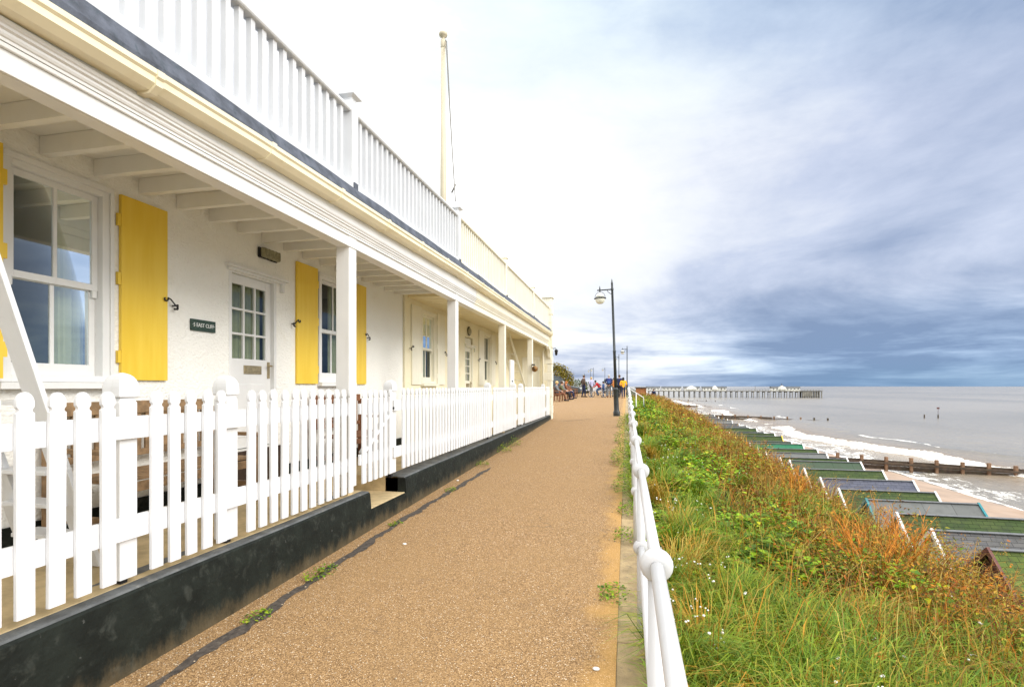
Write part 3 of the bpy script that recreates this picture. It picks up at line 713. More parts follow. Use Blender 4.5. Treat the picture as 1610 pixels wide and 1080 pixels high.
def balustrade(root, y0, y1, m, posts, first, cap='dome'):
    yy = [y0] + [y for y in (2, 8) if y0 < y < y1] + [y1]
    mb = MB()
    mb.sweep([(-2.745, -0.03), (-2.635, -0.03), (-2.635, 0.03), (-2.650, 0.045), (-2.745, 0.045)], [(y, BZ(y)) for y in yy])
    mb.sweep([(-2.735, 0), (-2.645, 0), (-2.635, 0.012), (-2.635, 0.035), (-2.660, 0.055), (-2.72, 0.055), (-2.745, 0.035), (-2.745, 0.012)], [(y, 4.225 + (BZ(y) - 3.5) * 0.8) for y in yy])
    mb.box(-2.720, -2.660, y0, y1, 4.165, 4.222) if False else None
    b = obj('balustrade', mb, m, root, 0.003)
    y = first; me = None
    while y < y1 - 0.03:
        if all(abs(y + 0.022 - p) > 0.085 for p in posts):
            z0 = BZ(y); z1 = 4.226 + (z0 - 3.5) * 0.8
            mb = MB(); mb.box(-2.712, -2.668, y, y + 0.045, z0 + 0.040, z1); obj('baluster', mb, m, b, 0.002)
        y += 0.122
    for p in posts:
        z0 = BZ(p); h = 0.062 if cap == 'dome' else 0.058
        mb = MB()
        if cap == 'dome': mb.sq([(h, z0 - 0.10), (h, 4.36), (h - 0.012, 4.372), (h - 0.012, 4.39), (h + 0.028, 4.41), (h + 0.028, 4.455), (h + 0.018, 4.485), (h - 0.012, 4.512), (0.012, 4.527)], (-2.69, p, 0))
        else: mb.sq([(h, z0 - 0.10), (h, 4.40), (h + 0.022, 4.42), (h + 0.022, 4.445), (h - 0.01, 4.450), (h - 0.01, 4.475), (0.02, 4.478)], (-2.69, p, 0))
        obj('post', mb, m, b, 0.003)
        mb = MB(); mb.box(-2.63, -2.615, p - 0.035, p + 0.035, z0 - 0.045, z0 + 0.03); obj('post_shoe', mb, 'lead', b)
def column(root, y, m, w=0.14, z0=0.44, base=True, top=3.062):
    mb = MB(); mb.box(-2.683 - w, -2.683, y, y + w, z0 + 0.10, top)
    c = obj('column', mb, m, root, 0.006)
    if base:
        mb = MB(); mb.box(-2.683 - w * 0.8, -2.683 - w * 0.2, y + w * 0.2, y + w * 0.8, z0, z0 + 0.099); obj('column_foot', mb, 'stone_step', c)
    return c

WX = -4.07
# ---- white cottage
ct = thing('white_cottage', 'white roughcast cottage with yellow shutters and a veranda beneath a railed roof terrace', 'cottage', (WX, 4.0, 0.46))
holes = [(2.66, 3.40, 1.58, 3.09), (4.70, 5.46, 0.86, 2.80), (6.34, 7.16, 1.60, 3.05)]
mb = MB(); holed_wall(mb, WX, -3, 9.05, 0.46, 3.36, holes)
mb.quad((WX, -3, 0.46), (WX, -3, 3.36), (-8, -3, 3.36), (-8, -3, 0.46)); mb.quad((-8, -3, 0.3), (-8, 9.05, 0.3), (-8, 9.05, 3.4), (-8, -3, 3.4))
obj('wall', mb, 'render_white', ct, fix=False)
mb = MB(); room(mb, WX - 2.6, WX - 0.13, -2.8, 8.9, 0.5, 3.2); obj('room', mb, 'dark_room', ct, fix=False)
mb = MB(); mb.box(WX + 0.002, WX + 0.022, -3, 4.62, 0.462, 0.60); mb.box(WX + 0.002, WX + 0.022, 5.55, 9.03, 0.462, 0.60); obj('skirting', mb, 'black_paint', ct)
eaves(ct, -3, 9.05, 'trim', 'ceil_white', 3.19, 0.13, 0.385, 0.06, WX, False)
for y in (1.33, 4.70, 8.00): column(ct, y, 'trim', 0.145, base=(y < 5))
balustrade(ct, -1.5, 8.05, 'baluster', [1.40, 4.72, 8.05], -1.458)
sash_window(ct, WX, 2.66, 3.40, 1.58, 3.09, 'trim', lab='tall white sash window reflecting the sea')
sash_window(ct, WX, 6.34, 7.16, 1.60, 3.05, 'trim', lab='white sash window beside the door')
shutter(ct, WX + 0.10, 2.13, 2.59, 1.60, 3.12, 'yellow', False, None, 'yellow shutter at the edge of the view')
shutter(ct, WX, 3.485, 3.925, 1.60, 3.12, 'yellow', True, 2.32, 'yellow shutter right of the large window')
shutter(ct, WX, 5.82, 6.27, 1.58, 3.12, 'yellow', False, 2.36, 'yellow shutter next to the glazed door')
shutter(ct, WX, 7.225, 7.60, 1.58, 3.12, 'yellow', True, 2.36, 'narrow looking yellow shutter behind the column')
# front door with nine panes
def front_door(root, x, y0, y1, z0, z1, m, rows=3, cols=3, letterbox=True):
    mb = MB(); d0, d1 = y0 + 0.045, y1 - 0.045; zt = z1 - 0.045; zb = z0 + 0.01; zg = z0 + (0.99 if letterbox else 0.80); gx0, gx1 = x - 0.085, x - 0.045
    gl0, gl1, gh = d0 + 0.055, d1 - 0.085, zt - 0.10
    mb.box(gx0, gx1, d0, d1, zb, zg); mb.box(gx0, gx1, d0, gl0, zg, zt); mb.box(gx0, gx1, gl1, d1, zg, zt); mb.box(gx0, gx1, gl0, gl1, gh, zt)
    for k in range(1, cols): yy = gl0 + (gl1 - gl0) * k / cols; mb.box(gx0 + 0.008, gx1 + 0.002, yy - 0.012, yy + 0.012, zg, gh)
    for k in range(1, rows): zz = zg + (gh - zg) * k / rows; mb.box(gx0 + 0.010, gx1 + 0.001, gl0, gl1, zz - 0.012, zz + 0.012)
    mb.box(gx1, gx1 + 0.008, d0 + 0.10, d1 - 0.10, zb + 0.12, zg - 0.28)
    d = obj('door', mb, m, root, 0.003)
    mb = MB(); mb.quad((gx0 + 0.02, gl0, zg), (gx0 + 0.02, gl1, zg), (gx0 + 0.02, gl1, gh), (gx0 + 0.02, gl0, gh)); obj('pane', mb, 'glass', d)
    mb = MB(); mb.box(x - 0.10, x + 0.004, y0 + 0.001, y0 + 0.043, z0, z1); mb.box(x - 0.10, x + 0.004, y1 - 0.043, y1 - 0.001, z0, z1); mb.box(x - 0.10, x + 0.004, y0 + 0.043, y1 - 0.043, z1 - 0.043, z1 - 0.001)
    mb.box(x + 0.001, x + 0.060, y0 - 0.06, y1 + 0.16, z1 + 0.002, z1 + 0.030); mb.box(x + 0.001, x + 0.035, y0 - 0.03, y1 + 0.13, z1 - 0.03 + 0.001, z1 + 0.001)
    mb.box(x + 0.001, x + 0.045, y1 + 0.06, y1 + 0.10, z1 - 0.13, z1 - 0.031)
    obj('frame', mb, m, d, 0.003)
    mb = MB(); curtain(mb, gx0 - 0.05, gl0 - 0.02, gl1 + 0.02, zg - 0.02, gh + 0.02); obj('net_curtain', mb, 'curtain', d)
    if letterbox:
        ym = (d0 + d1) / 2 + 0.03
        mb = MB(); mb.box(gx1 + 0.001, gx1 + 0.010, ym - 0.14, ym + 0.14, z0 + 0.825, z0 + 0.92); mb.box(gx1 + 0.010, gx1 + 0.016, ym - 0.115, ym + 0.115, z0 + 0.85, z0 + 0.90); obj('letterbox', mb, 'brass', d, 0.002)
    mb = MB(); mb.box(gx1 + 0.001, gx1 + 0.009, d1 - 0.062, d1 - 0.022, z0 + 0.78, z0 + 0.97); mb.tube([(gx1 + 0.01, d1 - 0.042, z0 + 0.925), (gx1 + 0.05, d1 - 0.042, z0 + 0.925), (gx1 + 0.055, d1 - 0.11, z0 + 0.925)], 0.009, 8); obj('handle', mb, 'brass', d)
    return d
front_door(ct, WX, 4.70, 5.46, 0.86, 2.80, 'trim')
mb = MB(); mb.box(WX - 0.10, WX + 0.012, 4.62, 5.55, 0.462, 0.845); obj('door_step', mb, 'dull_red', ct)

# ---- nameplate, bulkhead lamp
def text_obj(s, size, depth, loc, rot, m, parent, name='lettering', sx=1.0):
    cu = bpy.data.curves.new(name, 'FONT'); cu.body = s; cu.size = size; cu.extrude = depth; cu.align_x = 'CENTER'; cu.align_y = 'CENTER'; cu.resolution_u = 3
    t = bpy.data.objects.new(name, cu); C.objects.link(t); dg = bpy.context.evaluated_depsgraph_get()
    me = bpy.data.meshes.new_from_object(t.evaluated_get(dg)); bpy.data.objects.remove(t)
    mw = Matrix.Translation(Vector(loc) - wloc(parent)) @ rot.to_4x4() @ Matrix.Diagonal((sx, 1, 1, 1)); me.transform(mw)
    me.materials.clear(); me.materials.append(M[m]); o = bpy.data.objects.new(name, me); C.objects.link(o); o.parent = parent; return o
FACE_PX = Matrix(((0, 0, 1), (1, 0, 0), (0, 1, 0)))   # text x->+Y, y->+Z, normal->+X
sg = thing('house_nameplate', 'dark green slate nameplate with white lettering on the white wall', 'sign', (WX, 4.35, 2.14))
mb = MB(); mb.box(WX + 0.004, WX + 0.022, 4.198, 4.498, 2.085, 2.195); obj('board', mb, 'sign_green', sg, 0.002)
text_obj('\u00b75 EAST CLIFF\u00b7', 0.052, 0.001, (WX + 0.0235, 4.348, 2.140), FACE_PX, 'white', sg, sx=0.86)
bl = thing('bulkhead_light', 'oblong grimy bulkhead light on the white wall above the door', 'wall light', (WX, 5.28, 3.07))
mb = MB(); mb.box(WX + 0.002, WX + 0.03, 5.13, 5.45, 3.005, 3.125); obj('base', mb, 'iron', bl, 0.012)
mb = MB(); mb.box(WX + 0.031, WX + 0.085, 5.137, 5.443, 3.010, 3.120); obj('glass', mb, 'bulkhead', bl, 0.022)
mb = MB()
for k in range(5): mb.tube([(WX + 0.03, 5.17 + k * 0.06, 3.005), (WX + 0.09, 5.17 + k * 0.06, 3.02), (WX + 0.09, 5.17 + k * 0.06, 3.11), (WX + 0.03, 5.17 + k * 0.06, 3.125)], 0.0035, 5)
obj('wire_guard', mb, 'bulkhead', bl)

# ---- cream cottage
CX = -4.03
cc = thing('cream_cottage', 'cream yellow cottage with plain shutters adjoining the white one', 'cottage', (CX, 13.5, 0.46))
holes = [(9.86, 10.62, 1.60, 3.05), (12.75, 13.45, 0.70, 2.82), (14.55, 15.25, 1.60, 3.05)]
mb = MB(); holed_wall(mb, CX, 9.06, 18.2, 0.46, 3.36, holes)
mb.quad((CX, 9.06, 0.46), (CX, 9.06, 3.36), (-4.4, 9.06, 3.36), (-4.4, 9.06, 0.46))
mb.quad((-8, 18.45, 0.3), (-2.72, 18.45, 0.3), (-2.72, 18.45, 3.4), (-8, 18.45, 3.4)); mb.quad((-8, 9.06, 0.3), (-8, 18.45, 0.3), (-8, 18.45, 3.4), (-8, 9.06, 3.4))
mb.quad((CX, 18.2, 0.46), (-2.72, 18.2, 0.46), (-2.72, 18.2, 3.36), (CX, 18.2, 3.36))
obj('wall', mb, 'render_cream', cc, fix=False)
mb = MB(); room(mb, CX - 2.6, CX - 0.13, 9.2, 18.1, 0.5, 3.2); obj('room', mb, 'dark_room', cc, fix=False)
eaves(cc, 9.06, 18.2, 'cream_trim', 'ceil_cream', 3.22, 0.05, 0.30, 0.27, CX, True)
for y in (11.45, 14.97): column(cc, y, 'cream_trim', 0.145)
balustrade(cc, 8.12, 18.2, 'cream_trim', [11.45, 15.0], 8.20, 'flat')
sash_window(cc, CX, 9.86, 10.62, 1.60, 3.05, 'cream_trim')
sash_window(cc, CX, 14.55, 15.25, 1.60, 3.05, 'cream_trim')
for a, b, lo in ((9.33, 9.80, False), (10.70, 11.17, True), (13.98, 14.48, False), (15.32, 15.80, True), (16.45, 16.95, False)):
    shutter(cc, CX, a, b, 1.58, 3.12, 'cream_trim', lo, 2.30)
front_door(cc, CX, 12.75, 13.45, 0.70, 2.60, 'cream_trim', 4, 2)
mb = MB(); mb.box(CX - 0.10, CX + 0.012, 12.68, 13.52, 0.462, 0.69); obj('door_step', mb, 'stone_step', cc)
mb = MB(); mb.box(CX - 0.08, CX - 0.04, 12.79, 13.41, 2.60, 2.80); obj('fanlight', mb, 'cream_trim', cc)
# end pier of stone blocks, corbel, panel door on the veranda end wall
mb = MB(); z = 0.30; k = 0
while z < 4.45:
    h = 0.29; e = 0.012 if k % 2 else 0.0
    mb.box(-2.90, -2.565 + e, 18.21 - e, 18.52, z, z + h - 0.008); z += h; k += 1
mb.box(-2.92, -2.53, 18.17, 18.54, z, z + 0.09); obj('end_pier', mb, 'cream_trim', cc, 0.01)
mb = MB(); mb.prism([(0, 0), (0.0, 0.42), (0.36, 0.42), (0.33, 0.34), (0.20, 0.30), (0.12, 0.20), (0.08, 0.06)], lambda u, v, d: (-2.70 + d, 18.19 - u, 2.50 + v), 0, 0.10); obj('corbel', mb, 'cream_trim', cc, 0.004)
mb = MB(); ring(mb, -3.55, -2.85, 18.17, 18.195, 0.5, 2.5, 0.01) if False else None
mb.box(-3.62, -3.56, 18.165, 18.198, 0.47, 2.50); mb.box(-3.06, -3.00, 18.165, 18.198, 0.47, 2.50); mb.box(-3.62, -3.00, 18.165, 18.198, 2.50, 2.57); mb.box(-3.56, -3.06, 18.18, 18.198, 0.47, 2.49)
obj('end_door', mb, 'cream_trim', cc, 0.004)
mb = MB(); mb.tube([(-2.86, 18.12, 0.47), (-2.86, 18.12, 2.75), (-2.75, 18.10, 2.93)], 0.035, 10); obj('downpipe', mb, 'cream_trim', cc)
ol = thing('oval_light', 'oval dark bulkhead light above the cream door', 'wall light', (CX, 13.1, 2.98))
mb = MB(); mb.ball((CX + 0.03, 13.05, 2.98), 0.1, 14, 8, 0, 0.35, 1.5, 1.0); obj('glass', mb, 'bulkhead', ol)
mb = MB(); mb.lathe([(0.10, 0.0), (0.12, 0.01), (0.12, 0.03), (0.10, 0.035)], (CX + 0.004, 13.05, 2.98), 16, axis='x'); obj('rim', mb, 'iron', ol)

# ---- things in the cream veranda
bell = thing('fog_bell', 'rusty round bell on the stained cream column', 'bell', (-2.68, 14.9, 2.03))
mb = MB(); mb.ball((-2.60, 14.93, 2.05), 0.088, 16, 10); obj('body', mb, mat('rusty_bronze', (0.22, 0.11, 0.03), 0.45, 0.4, 12, metal=0.4), bell)
mb = MB(); mb.tube([(-2.60, 14.78, 2.05), (-2.60, 15.08, 2.05)], 0.018, 8); mb.box(-2.69, -2.60, 14.90, 14.96, 2.15, 2.19); obj('bracket', mb, 'iron', bell)
ld = thing('leaning_ladder', 'slim cream ladder leaning to the veranda ceiling', 'ladder', (-3.3, 16.6, 0.46))
p0, p1 = Vector((-3.20, 17.30, 0.47)), Vector((-3.75, 15.9, 3.19))
for s in (-0.17, 0.17):
    mb = MB(); mb.bar(p0 + Vector((s, 0, 0)), p1 + Vector((s, 0, 0)), 0.03, 0.06, (1, 0, 0)); obj('stile', mb, 'cream_trim', ld)
for k in range(9):
    p = p0.lerp(p1, (k + 0.7) / 10); mb = MB(); mb.tube([p - Vector((0.17, 0, 0)), p + Vector((0.17, 0, 0))], 0.014, 8); obj('rung', mb, 'cream_trim', ld)
nb = thing('notice_board', 'white upright notice board with small dark plates in the cream veranda', 'notice board', (-3.0, 13.6, 0.46))
mb = MB(); mb.box(-3.07, -3.02, 13.62, 14.06, 0.47, 2.26); obj('board', mb, 'white', nb, 0.01)
for (a, b, z0, z1) in ((13.72, 13.86, 1.66, 1.71), (13.78, 14.02, 1.54, 1.62)):
    mb = MB(); mb.box(-3.019, -3.012, a, b, z0, z1); obj('plate', mb, 'grey_cloth', nb)
wl = thing('corner_lantern', 'small dark lantern bracketed on the far corner of the cream cottage', 'wall light', (-2.54, 18.6, 2.7))
mb = MB(); mb.tube([(-2.56, 18.45, 2.88), (-2.47, 18.45, 2.90), (-2.44, 18.45, 2.86)], 0.012, 6); obj('bracket', mb, 'iron', wl)
mb = MB(); mb.lathe([(0.02, 0.12), (0.075, 0.07), (0.06, 0.06), (0.04, -0.08), (0.02, -0.10)], (-2.44, 18.45, 2.74), 8); obj('lantern', mb, 'iron', wl)

# ---- plinth walls and step
def plinth(name, lab, y0, y1, t0, t1):
    t = thing(name, lab, 'low wall', (-2.62, (y0 + y1) / 2, 0))
    n = max(2, int((y1 - y0) / 0.4)); pts = [y0 + (y1 - y0) * i / n for i in range(n + 1)]
    mb = MB(); mb.sweep([(-2.86, -0.3), (-2.580, -0.3), (-2.590, 0.30), (-2.602, 0.43), (-2.612, 0.443), (-2.86, 0.443)], [(y, t0 - 0.455 + (t1 - t0) * (y - y0) / (y1 - y0) + 0.003 * math.sin(y * 3)) for y in pts]); obj('wall', mb, 'black_paint', t)
    mb = MB(); mb.sweep([(-2.86, 0.4445), (-2.614, 0.4445), (-2.622, 0.455), (-2.86, 0.459)], [(y, t0 - 0.455 + (t1 - t0) * (y - y0) / (y1 - y0) + 0.003 * math.sin(y * 3)) for y in pts]); obj('coping', mb, 'plinth_top', t)
plinth('plinth_wall', 'black painted low wall under the near picket fence', -3, 4.98, 0.455, 0.455)
plinth('plinth_wall', 'black painted low wall running beyond the gate step to the far pier', 5.86, 18.55, 0.462, 0.535)
st = thing('gate_step', 'sandy concrete step with a black riser below the picket gate', 'step', (-2.9, 5.4, 0))
mb = MB(); mb.box(-3.44, -2.605, 4.985, 5.855, -0.2, 0.278); obj('tread', mb, 'stone_step', st, 0.006)
mb = MB(); mb.box(-2.604, -2.590, 4.985, 5.855, -0.2, 0.270); obj('riser', mb, 'black_paint', st)

# ---- picket fences
def picket_mesh(h, w):
    r = w / 2; o = [(-r, 0), (r, 0), (r, h - 0.095), (r - 0.010, h - 0.088), (r - 0.010, h - 0.078), (r - 0.002, h - 0.068), (r - 0.001, h - 0.050)]
    o += [(r * a, h - 0.050 + b) for a, b in ((0.95, 0.012), (0.80, 0.027), (0.56, 0.040), (0.28, 0.048), (0, 0.050), (-0.28, 0.048), (-0.56, 0.040), (-0.80, 0.027), (-0.95, 0.012))]
    o += [(-r + 0.001, h - 0.050), (-r + 0.002, h - 0.068), (-r + 0.010, h - 0.078), (-r + 0.010, h - 0.088), (-r, h - 0.095)]
    return o
def add_picket(root, y, z0, z1, w=0.075, m='fence'):
    mb = MB(); z1 += random.uniform(-0.004, 0.004); j = random.uniform(-0.0015, 0.0015); tl = random.uniform(-0.007, 0.007)
    mb.prism(picket_mesh(z1 - z0, w), lambda u, v, d: (-2.650 + d, y + w / 2 + u + tl * v, z0 + v), j, 0.021 + j); obj('picket', mb, m, root, 0.002)
def fence_post(root, y, m='fence', zb=0.49):
    mb = MB(); h = 0.052; x = -2.737
    mb.sq([(h, zb), (h, 1.46), (h - 0.006, 1.468), (h - 0.006, 1.485)], (x, y, 0)); p = obj('post', mb, m, root, 0.004)
    mb = MB(); c = h + 0.008
    mb.sq([(c - 0.006, 1.487), (c, 1.493), (c, 1.530), (c * 0.985, 1.548), (c * 0.93, 1.568), (c * 0.83, 1.587), (c * 0.68, 1.603), (c * 0.48, 1.615), (c * 0.24, 1.622), (0.004, 1.624)], (x, y, 0)); obj('cap', mb, m, p, 0.007)
    mb = MB(); mb.box(x - 0.02, x + 0.02, y - 0.02, y + 0.02, zb - 0.06, zb - 0.001); obj('foot', mb, 'iron', p)
def rails(root, y0, y1, m='fence'):
    for (a, b) in ((1.262, 1.385), (0.712, 0.838)):
        mb = MB(); mb.box(-2.6815, -2.6535, y0, y1, a, b); obj('rail', mb, m, root, 0.003)
fA = thing('picket_fence', 'white picket fence with two domed posts, nearest section in front of the yellow shutters', 'fence', (-2.7, 2.2, 0.46))
rails(fA, -1.2, 4.695)
for p in (0.85, 2.36, 3.135): fence_post(fA, p)
ys_ = [1.78 - 0.13 * k for k in range(1, 19) if abs(1.78 - 0.13 * k + 0.037 - 0.85) > 0.10] + [1.78, 1.911, 2.039, 2.167, 2.452, 2.574, 2.699, 2.823, 2.947] + [3.225 + 0.126 * k for k in range(12)]
for y in ys_: add_picket(fA, y, 0.51, 1.523)
gt = thing('picket_gate', 'white picket gate with a diagonal brace above the concrete step', 'gate', (-2.68, 5.2, 0.5))
for (a, b) in ((1.262, 1.37), (0.74, 0.85)):
    mb = MB(); mb.box(-2.6815, -2.6535, 4.87, 5.62, a, b); obj('rail', mb, 'fence', gt, 0.003)
mb = MB(); mb.bar((-2.669, 4.93, 0.86), (-2.669, 5.57, 1.255), 0.024, 0.07, (1, 0, 0)); obj('brace', mb, 'fence', gt)
for k in range(6): add_picket(gt, 4.885 + 0.122 * k, 0.55, 1.51, 0.072)
mb = MB(); mb.box(-2.652, -2.630, 5.53, 5.62, 1.28, 1.31); obj('latch', mb, 'iron', gt)
def far_fence(lab, y0, y1, posts, m, name='picket_fence'):
    f = thing(name, lab, 'fence', (-2.7, (y0 + y1) / 2, 0.46)); rails(f, y0, y1, m)
    for p in posts: fence_post(f, p, m, 0.53)
    y = y0 + 0.075
    while y < y1 - 0.06:
        if all(abs(y + 0.037 - p) > 0.085 for p in posts): add_picket(f, y, 0.56, 1.525, 0.072, m)
        y += 0.126
far_fence('white picket fence between the gate and the cream house door', 5.66, 12.70, [5.73, 10.15, 12.64], 'fence')
far_fence('cream tinted picket fence ending at the stone end pier', 13.45, 18.18, [13.52, 17.3], 'fence')
g2 = thing('picket_gate', 'closed picket gate in front of the cream cottage', 'gate', (-2.68, 13.05, 0.5))
for (a, b) in ((1.262, 1.37), (0.74, 0.85)):
    mb = MB(); mb.box(-2.6815, -2.6535, 12.72, 13.43, a, b); obj('rail', mb, 'fence', g2, 0.003)
for k in range(6): add_picket(g2, 12.735 + 0.118 * k, 0.58, 1.51, 0.072)

# ---- white step ladder and benches behind the fence
sl_ = thing('white_steps', 'white painted wooden steps leaning up through the veranda in front of the window', 'steps', (-3.3, 2.4, 0.46))
A0, A1 = Vector((0, 2.54, 0.47)), Vector((0, 1.72, 3.17))
for xx in (-3.16, -3.62):
    mb = MB(); mb.bar(A0 + Vector((xx, 0, 0)), A1 + Vector((xx, 0, 0)), 0.028, 0.13, (1, 0, 0)); obj('stringer', mb, 'fence', sl_, 0.003)
for k in range(5):
    p = A0.lerp(A1, (k + 0.95) / 13.5); mb = MB(); mb.box(-3.603, -3.177, p.y - 0.075, p.y + 0.075, p.z - 0.012, p.z + 0.012); obj('tread', mb, 'fence', sl_, 0.003)
def garden_bench(lab, y0, y1, m):
    b = thing('garden_bench', lab, 'bench', (-3.7, (y0 + y1) / 2, 0.46)); zf = 0.463
    for y in (y0, y1 - 0.06):
        mb = MB(); mb.box(-3.99, -3.93, y, y + 0.06, zf, 1.36); obj('leg', mb, m, b, 0.004)
        mb = MB(); mb.box(-3.48, -3.42, y, y + 0.06, zf, 1.08); obj('leg', mb, m, b, 0.004)
        mb = MB(); mb.box(-3.93, -3.40, y - 0.005, y + 0.065, 1.082, 1.112); obj('arm', mb, m, b, 0.004)
        mb = MB(); mb.box(-3.93, -3.48, y + 0.01, y + 0.05, 0.60, 0.65); obj('stretcher', mb, m, b, 0.004)
    mb = MB()
    for k in range(5): mb.box(-3.90 + k * 0.092, -3.82 + k * 0.092, y0 + 0.061, y1 - 0.061, 0.87, 0.895)
    mb.box(-3.425, -3.40, y0 + 0.061, y1 - 0.061, 0.80, 0.868); obj('seat', mb, m, b, 0.003)
    mb = MB(); mb.box(-3.985, -3.945, y0 + 0.061, y1 - 0.061, 1.33, 1.43); mb.box(-3.98, -3.95, y0 + 0.061, y1 - 0.061, 0.98, 1.03)
    y = y0 + 0.10
    while y < y1 - 0.12: mb.box(-3.978, -3.955, y, y + 0.045, 1.031, 1.329); y += 0.085
    obj('backrest', mb, m, b, 0.003)
garden_bench('weathered brown garden bench under the big window behind the near fence', 2.85, 4.35, 'bench_wood')
garden_bench('brown garden bench under the second window behind the column', 6.0, 7.3, 'bench_brown')

# ---- flagpole on the terrace
fp = thing('flagpole', 'tall cream flagpole standing on the roof terrace', 'flagpole', (-3.5, 9.67, 3.44))
mb = MB(); mb.lathe([(0.062, 3.44), (0.058, 5.5), (0.045, 8.16)], (-3.5, 9.67, 0), 16); obj('pole', mb, 'pole', fp)
mb = MB(); mb.lathe([(0.046, 8.15), (0.050, 8.16), (0.050, 8.30), (0.030, 8.32), (0.028, 8.35), (0.075, 8.38), (0.085, 8.41), (0.080, 8.44), (0.05, 8.47), (0.01, 8.48)], (-3.5, 9.67, 0), 16); obj('truck', mb, 'pole', fp)
mb = MB(); a = Vector((-3.44, 9.66, 8.30)); b = Vector((-2.70, 8.05, 4.46))
for e in (0, 0.03):
    pts = [a.lerp(b, t / 12) + Vector((0, e * (1 - t / 12) * 1.5, -0.10 * math.sin(t / 12 * math.pi))) for t in range(13)]; mb.tube(pts, 0.009, 6)
mb.tube([b + Vector((0.0, 0, -0.05)), b + Vector((0.0, 0, 0.0))], 0.03, 8); mb.tube([a.lerp(b, 0.90) + Vector((-0.05, 0, -0.10)), a.lerp(b, 0.89) + Vector((0.02, 0, 0.0))], 0.014, 6)
obj('halyard', mb, 'rope', fp)

# ================================================================== RAILING, LAMPS
rl = thing('railing', 'white tubular railing with ball joints along the cliff edge', 'railing', (0.09, 8, 0))
RY = [1.66 + 1.71 * n for n in range(-1, 14)]
for k, y in enumerate(RY):
    zt = float(pz(y)) + 0.97 + (0.02 if y < 4 else 0)
    mb = MB(); mb.tube([(0.09, y, float(pz(y)) - 0.25), (0.09, y, zt - 0.02)], 0.027, 12); p = obj('post', mb, 'rail_paint', rl)
    for zz in (zt, zt - 0.48):
        mb = MB(); prof = [(0.024, -0.029), (0.040, -0.028), (0.0445, -0.024), (0.049, -0.012), (0.0505, 0), (0.049, 0.012), (0.0445, 0.024), (0.040, 0.028), (0.024, 0.029)]
        mb.lathe(prof, (0.09, y, zz), 20, axis='y'); obj('ball', mb, 'rail_paint', p)
for off in (0, -0.48):
    for y0, y1 in zip(RY[:-1], RY[1:]):
        z0 = float(pz(y0)) + 0.97 + off + (0.02 if y0 < 4 else 0); z1 = float(pz(y1)) + 0.97 + off + (0.02 if y1 < 4 else 0)
        mb = MB(); mb.tube([(0.09, y0 + 0.03, z0), (0.09, y1 - 0.03, z1)], 0.0205, 12); obj('rail', mb, 'rail_paint', rl)
hr = thing('stair_handrail', 'white handrail dropping down the bank from the railing end', 'handrail', (0.2, 26.0, 0.4))
zt = float(pz(26)) + 0.93
mb = MB(); mb.tube([(0.12, 26.0, zt), (0.80, 26.0, zt - 0.44), (0.84, 26.0, zt - 1.2)], 0.022, 8); obj('rail', mb, 'rail_paint', hr)
for xx in (0.12, 0.46):
    z = zt - (xx - 0.12) * 0.62; mb = MB(); mb.tube([(xx, 26.0, z - 1.3), (xx, 26.0, z)], 0.025, 8); obj('post', mb, 'rail_paint', hr)

M['lamp_glass'] = mat('pale_lamp_glass', (0.72, 0.72, 0.62), 0.25, 0.06, 8)
def street_lamp(lab, group):
    t = thing('street_lamp', lab, 'street lamp', (0, 0, 0), group)
    mb = MB(); mb.lathe([(0.125, 0), (0.125, 0.16), (0.105, 0.20), (0.095, 0.24), (0.090, 0.95), (0.105, 0.98), (0.105, 1.02), (0.060, 1.07)], n=12); obj('base', mb, 'lamp_paint', t, 0.004)
    mb = MB(); mb.lathe([(0.058, 1.06), (0.052, 2.4), (0.060, 2.42), (0.060, 2.46), (0.048, 2.48), (0.042, 4.72), (0.052, 4.74), (0.052, 4.80), (0.040, 4.83), (0.036, 4.98), (0.045, 5.0), (0.028, 5.03), (0.022, 5.09), (0.004, 5.17)], n=12); obj('pole', mb, 'lamp_paint', t)
    mb = MB(); mb.tube([(0, 0, 4.77), (-0.50, 0, 4.77), (-0.56, 0, 4.77)], 0.024, 8); mb.ball((-0.46, 0, 4.77), 0.045, 8, 6); mb.lathe([(0.02, 0.02), (0.026, 0.06), (0.006, 0.16)], (-0.46, 0, 4.77), 8)
    mb.tube([(-0.045, 0, 4.60), (-0.10, 0, 4.63), (-0.17, 0, 4.70), (-0.19, 0, 4.76)], 0.011, 6); obj('arm', mb, 'lamp_paint', t)
    mb = MB()
    for s in (-1, 1):
        mb.tube([(-0.46 + s * 0.05 * math.cos(q) * 0 + s * 0.19 * math.sin(q), 0, 4.50 + 0.20 * math.cos(q)) for q in [i * math.pi / 2 / 8 for i in range(9)]], 0.008, 6)
    mb.tube([(-0.46, 0, 4.70), (-0.46, 0, 4.76)], 0.018, 8); mb.lathe([(0.16, 4.505), (0.225, 4.470), (0.235, 4.455), (0.225, 4.445), (0.17, 4.452)], (-0.46, 0, 0), 20); ln = obj('lantern', mb, 'lamp_paint', t)
    mb = MB(); mb.lathe([(0.192, 4.449), (0.185, 4.40), (0.155, 4.32), (0.10, 4.265), (0.02, 4.25)], (-0.46, 0, 0), 20); obj('bowl', mb, 'lamp_glass', ln)
    mb = MB(); mb.lathe([(0.155, 4.507), (0.145, 4.56), (0.11, 4.62), (0.04, 4.66)], (-0.46, 0, 0), 20); obj('dome', mb, 'lamp_glass', ln)
    return t
lamp0 = street_lamp('dark iron street lamp standing nearest on the path, its hanging lantern swung left', 'street lamps along the promenade')
